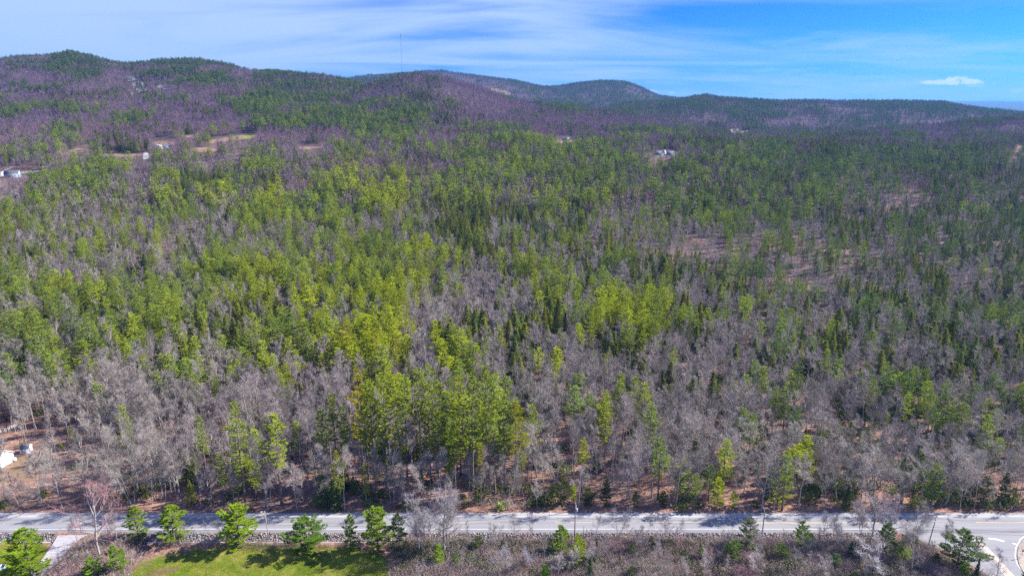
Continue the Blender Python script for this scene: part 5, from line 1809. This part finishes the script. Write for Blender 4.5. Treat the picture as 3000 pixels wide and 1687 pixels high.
far_house(1398, 415, 6, 5, 4.0, 6.0, 0, M_WWALL, M_GREYS, 'white cottage wall among pines below the middle hill', 'cottage', 'cottage')

# white car at the lower frame edge


def car():
    p = unproj(-6, 1672)
    e = empty('parked_car', p, 'white car parked beside the large bushy pine', 'car', rz=rad(20))
    mw = mat('white_car_paint', (.72, .74, .78), rough=.25, spec=.5)
    prof = [(-2.2, .35), (-2.25, .75), (-2.0, .98), (-1.0, 1.02), (-.4, 1.42), (1.0, 1.46), (1.7, 1.05), (2.15, .98), (2.25, .65), (2.2, .35)]
    b = MB(); n = len(prof)
    V = []
    for y_ in (-.86, .86):
        for (x_, z_) in prof: V.append((x_, y_ * (.82 if z_ > 1.1 else 1), z_))
    b.add(V, [tuple(range(n)), tuple(range(2 * n - 1, n - 1, -1))] + [(i, n + i, n + (i + 1) % n, (i + 1) % n) for i in range(n)])
    b.obj('body', mw, e)
    g = MB()
    g.add([(-1.02, -.72, 1.06), (-1.02, .72, 1.06), (-.46, .64, 1.42), (-.46, -.64, 1.42)], [(0, 1, 2, 3)])
    g.add([(1.66, -.72, 1.10), (1.66, .72, 1.10), (1.05, .64, 1.46), (1.05, -.64, 1.46)], [(3, 2, 1, 0)])
    o = g.obj('windscreen', M_GLASS, e); o.location.z = .012
    for s in (-1, 1):
        q = MB(); q.add([(-.85, s * .80, 1.08), (1.4, s * .80, 1.08), (.95, s * .73, 1.38), (-.40, s * .73, 1.38)], [(0, 1, 2, 3)]); q.obj('side_window', M_GLASS, e)
    for sx_ in (-1.35, 1.4):
        for s in (-1, 1):
            w_ = MB(); w_.tube([(sx_, s * .72, .33), (sx_, s * .90, .33)], [.33, .33], 14); wo = w_.obj('wheel', M_SBLK, e)
            h_ = MB(); h_.tube([(sx_, s * .895, .33), (sx_, s * .91, .33)], [.20, .18], 10); h_.obj('rim', M_METAL, wo)
    for s in (-.62, .62):
        l_ = MB(); l_.box((-2.2, s, .8), (.1, .36, .16)); l_.obj('headlight', M_PORC, e)


car()

# ------------------------------------------------------------------ fallen trees and snags
def fallen(cx, cy, n, spread, L, label, tint=(.5, .44, .42), up=.25, seed=1):
    p = unproj(cx, cy)
    r = np.random.default_rng(seed)
    b = MB()
    for i in range(n):
        a = spread[0] + (spread[1] - spread[0]) * r.random()
        l_ = L * r.uniform(.5, 1.1)
        d = Vector((math.cos(a), math.sin(a), 0))
        z_ = [.15, .15 + up * r.random() * l_ * .3, .1 + up * r.random() * l_ * .5]
        b.tube([(0, 0, z_[0]), tuple(d * l_ * .5 + Vector((r.normal() * .15, r.normal() * .15, z_[1]))), tuple(d * l_ + Vector((0, 0, z_[2])))], [.085, .06, .015], 4)
        for j in range(4):
            u = r.uniform(.4, .95); q = d * l_ * u + Vector((0, 0, z_[1])); dd = (d + Vector(r.normal(size=3) * .5)).normalized() * l_ * .25
            b.tube([tuple(q), tuple(q + dd)], [.03, .008], 3, cap=False)
    o = b.obj('fallen_tree', mat('bleached_wood', tint), loc=p)
    return tag(o, label, 'fallen tree')


fallen(1325, 1642, 9, (rad(185), rad(250)), 6.5, 'bleached fallen tree fanned out below the bare clump', seed=3)
fallen(1345, 1640, 7, (rad(-12), rad(40)), 6.0, 'grey fallen limbs spread right of the bleached fallen tree', (.40, .36, .35), .5, 4)
fallen(395, 1632, 7, (rad(-20), rad(60)), 3.5, 'pale dead branches on the lawn edge below the slim verge pine', (.46, .42, .42), .5, 5)
fallen(440, 1600, 9, (rad(150), rad(350)), 4.5, 'brown dead branches heaped under the verge pines', (.24, .19, .18), .4, 6)
p0, p1 = unproj(1165, 1700), unproj(1180, 1616)
b = MB(); b.tube([p0 + Vector((0, 0, .2)), p0.lerp(p1, .5) + Vector((.2, 0, .3)), p1 + Vector((0, 0, .5))], [.11, .09, .05], 6)
tag(b.obj('fallen_log', M_PALEPOLE), 'thin white log lying down the lawn edge below the grey-green pine', 'log')


def snag(cx, fy, ty, label, seed, lean=.0):
    p = unproj(cx, fy); v = (843.5 - ty) / F
    h = H + p.y * (v * CP - SP) / (CP + v * SP) - p.z
    r = np.random.default_rng(seed); b = MB()
    b.tube([(0, 0, -.2), (lean * h * .4, 0, h * .5), (lean * h, 0, h)], [.20, .14, .05], 6)
    for j in range(7):
        u = r.uniform(.35, .95); a = r.uniform(0, 6.28); L = r.uniform(.6, 2.2)
        b.tube([(lean * h * u, 0, h * u), (lean * h * u + math.cos(a) * L, math.sin(a) * L, h * u + r.uniform(-.2, .6))], [.06, .015], 4, cap=False)
    return tag(b.obj('dead_tree', mat('bleached_snag', (.52, .47, .45)), loc=p), label, 'dead tree', 'bleached dead trees in the wood')


snag(1147, 1425, 1282, 'bleached dead tree with hanging limbs below the golden pine cluster', 1)
snag(1991, 1300, 1230, 'straight white dead stem among grey trees above the forked saplings', 2)
snag(2930, 1192, 1150, 'short curved white snag near the eastern frame edge', 3, .12)
snag(540, 1040, 978, 'pale ribbed dead pine in the western pine mass', 4)
snag(700, 1290, 1180, 'pale thin dead stem left of the tall slim pine', 5, .03)


# ------------------------------------------------------------------ mast on the far hill
def mast():
    v = (843.5 - 222) / F
    Ym = 4200.0
    X_ = (1181 - 1500) / F * (Ym * CP)
    z0 = h1(X_, Ym)
    v = (843.5 - 107) / F
    zt = H + Ym * (v * CP - SP) / (CP + v * SP)
    h = zt - z0
    e = empty('radio_mast', (X_, Ym, z0), 'tall thin red and white radio mast on the far hill', 'mast')
    reds, whites = mat('mast_red_paint', (.26, .12, .13)), mat('mast_white_paint', (.30, .29, .36))
    n = 14; R = 1.35
    leg = [(R * math.cos(a), R * math.sin(a)) for a in (0, 2.094, 4.189)]
    for i in range(n):
        b = MB(); a0, a1 = h * i / n, h * (i + 1) / n
        for x_, y_ in leg: b.tube([(x_, y_, a0), (x_, y_, a1)], [.2, .2], 5)
        m_ = 6
        for j in range(m_):
            c0, c1 = a0 + (a1 - a0) * j / m_, a0 + (a1 - a0) * (j + 1) / m_
            for k_ in range(3):
                q, w_ = leg[k_], leg[(k_ + 1) % 3]
                b.tube([(q[0], q[1], c0), (w_[0], w_[1], c1)], [.14, .14], 3, cap=False)
        b.obj('mast_section', reds if i % 2 else whites, e)
    b = MB(); b.tube([(0, 0, h), (0, 0, h + 1), (0, 0, h + 14), (0, 0, h + 16)], [.8, 1.7, 1.7, .5], 10); b.obj('antenna_cap', mat('antenna_red', (.34, .12, .11)), e)
    b = MB()
    for k_ in range(3):
        a = k_ * 2.094 + .5
        for hh in (.45, .9):
            b.tube([(0, 0, h * hh), (math.cos(a) * h * .5, math.sin(a) * h * .5, h1(X_ + math.cos(a) * h * .5, Ym + math.sin(a) * h * .5) - z0)], [.05, .05], 3)
    b.obj('guy_wire', M_METAL, e)
    return zt


ztop = mast()


# ------------------------------------------------------------------ haze
def haze():
    b = MB(); zlo, zhi = -6.0, ztop + 30
    g = COL.objects['ground'].data
    xs = 24100
    b.box((0, 11800, (zlo + zhi) / 2), (2 * xs, 2 * 12700, zhi - zlo))
    m = bpy.data.materials.new('haze'); m.use_nodes = True
    n, l = m.node_tree.nodes, m.node_tree.links
    n.remove(n['Principled BSDF'])
    v = n.new('ShaderNodeVolumePrincipled')
    v.inputs['Color'].default_value = (*HAZE_COL, 1)
    v.inputs['Density'].default_value = HAZE_D
    v.inputs['Anisotropy'].default_value = 0.2
    l.new(v.outputs[0], n['Material Output'].inputs['Volume'])
    o = b.obj('haze', m)
    tag(o, kind='stuff')
    m.cycles.homogeneous_volume = True
    m.cycles.volume_sampling = 'DISTANCE'


HAZE_COL, HAZE_D = (.15, .42, 1.0), 5.0e-5
haze()
print('done')
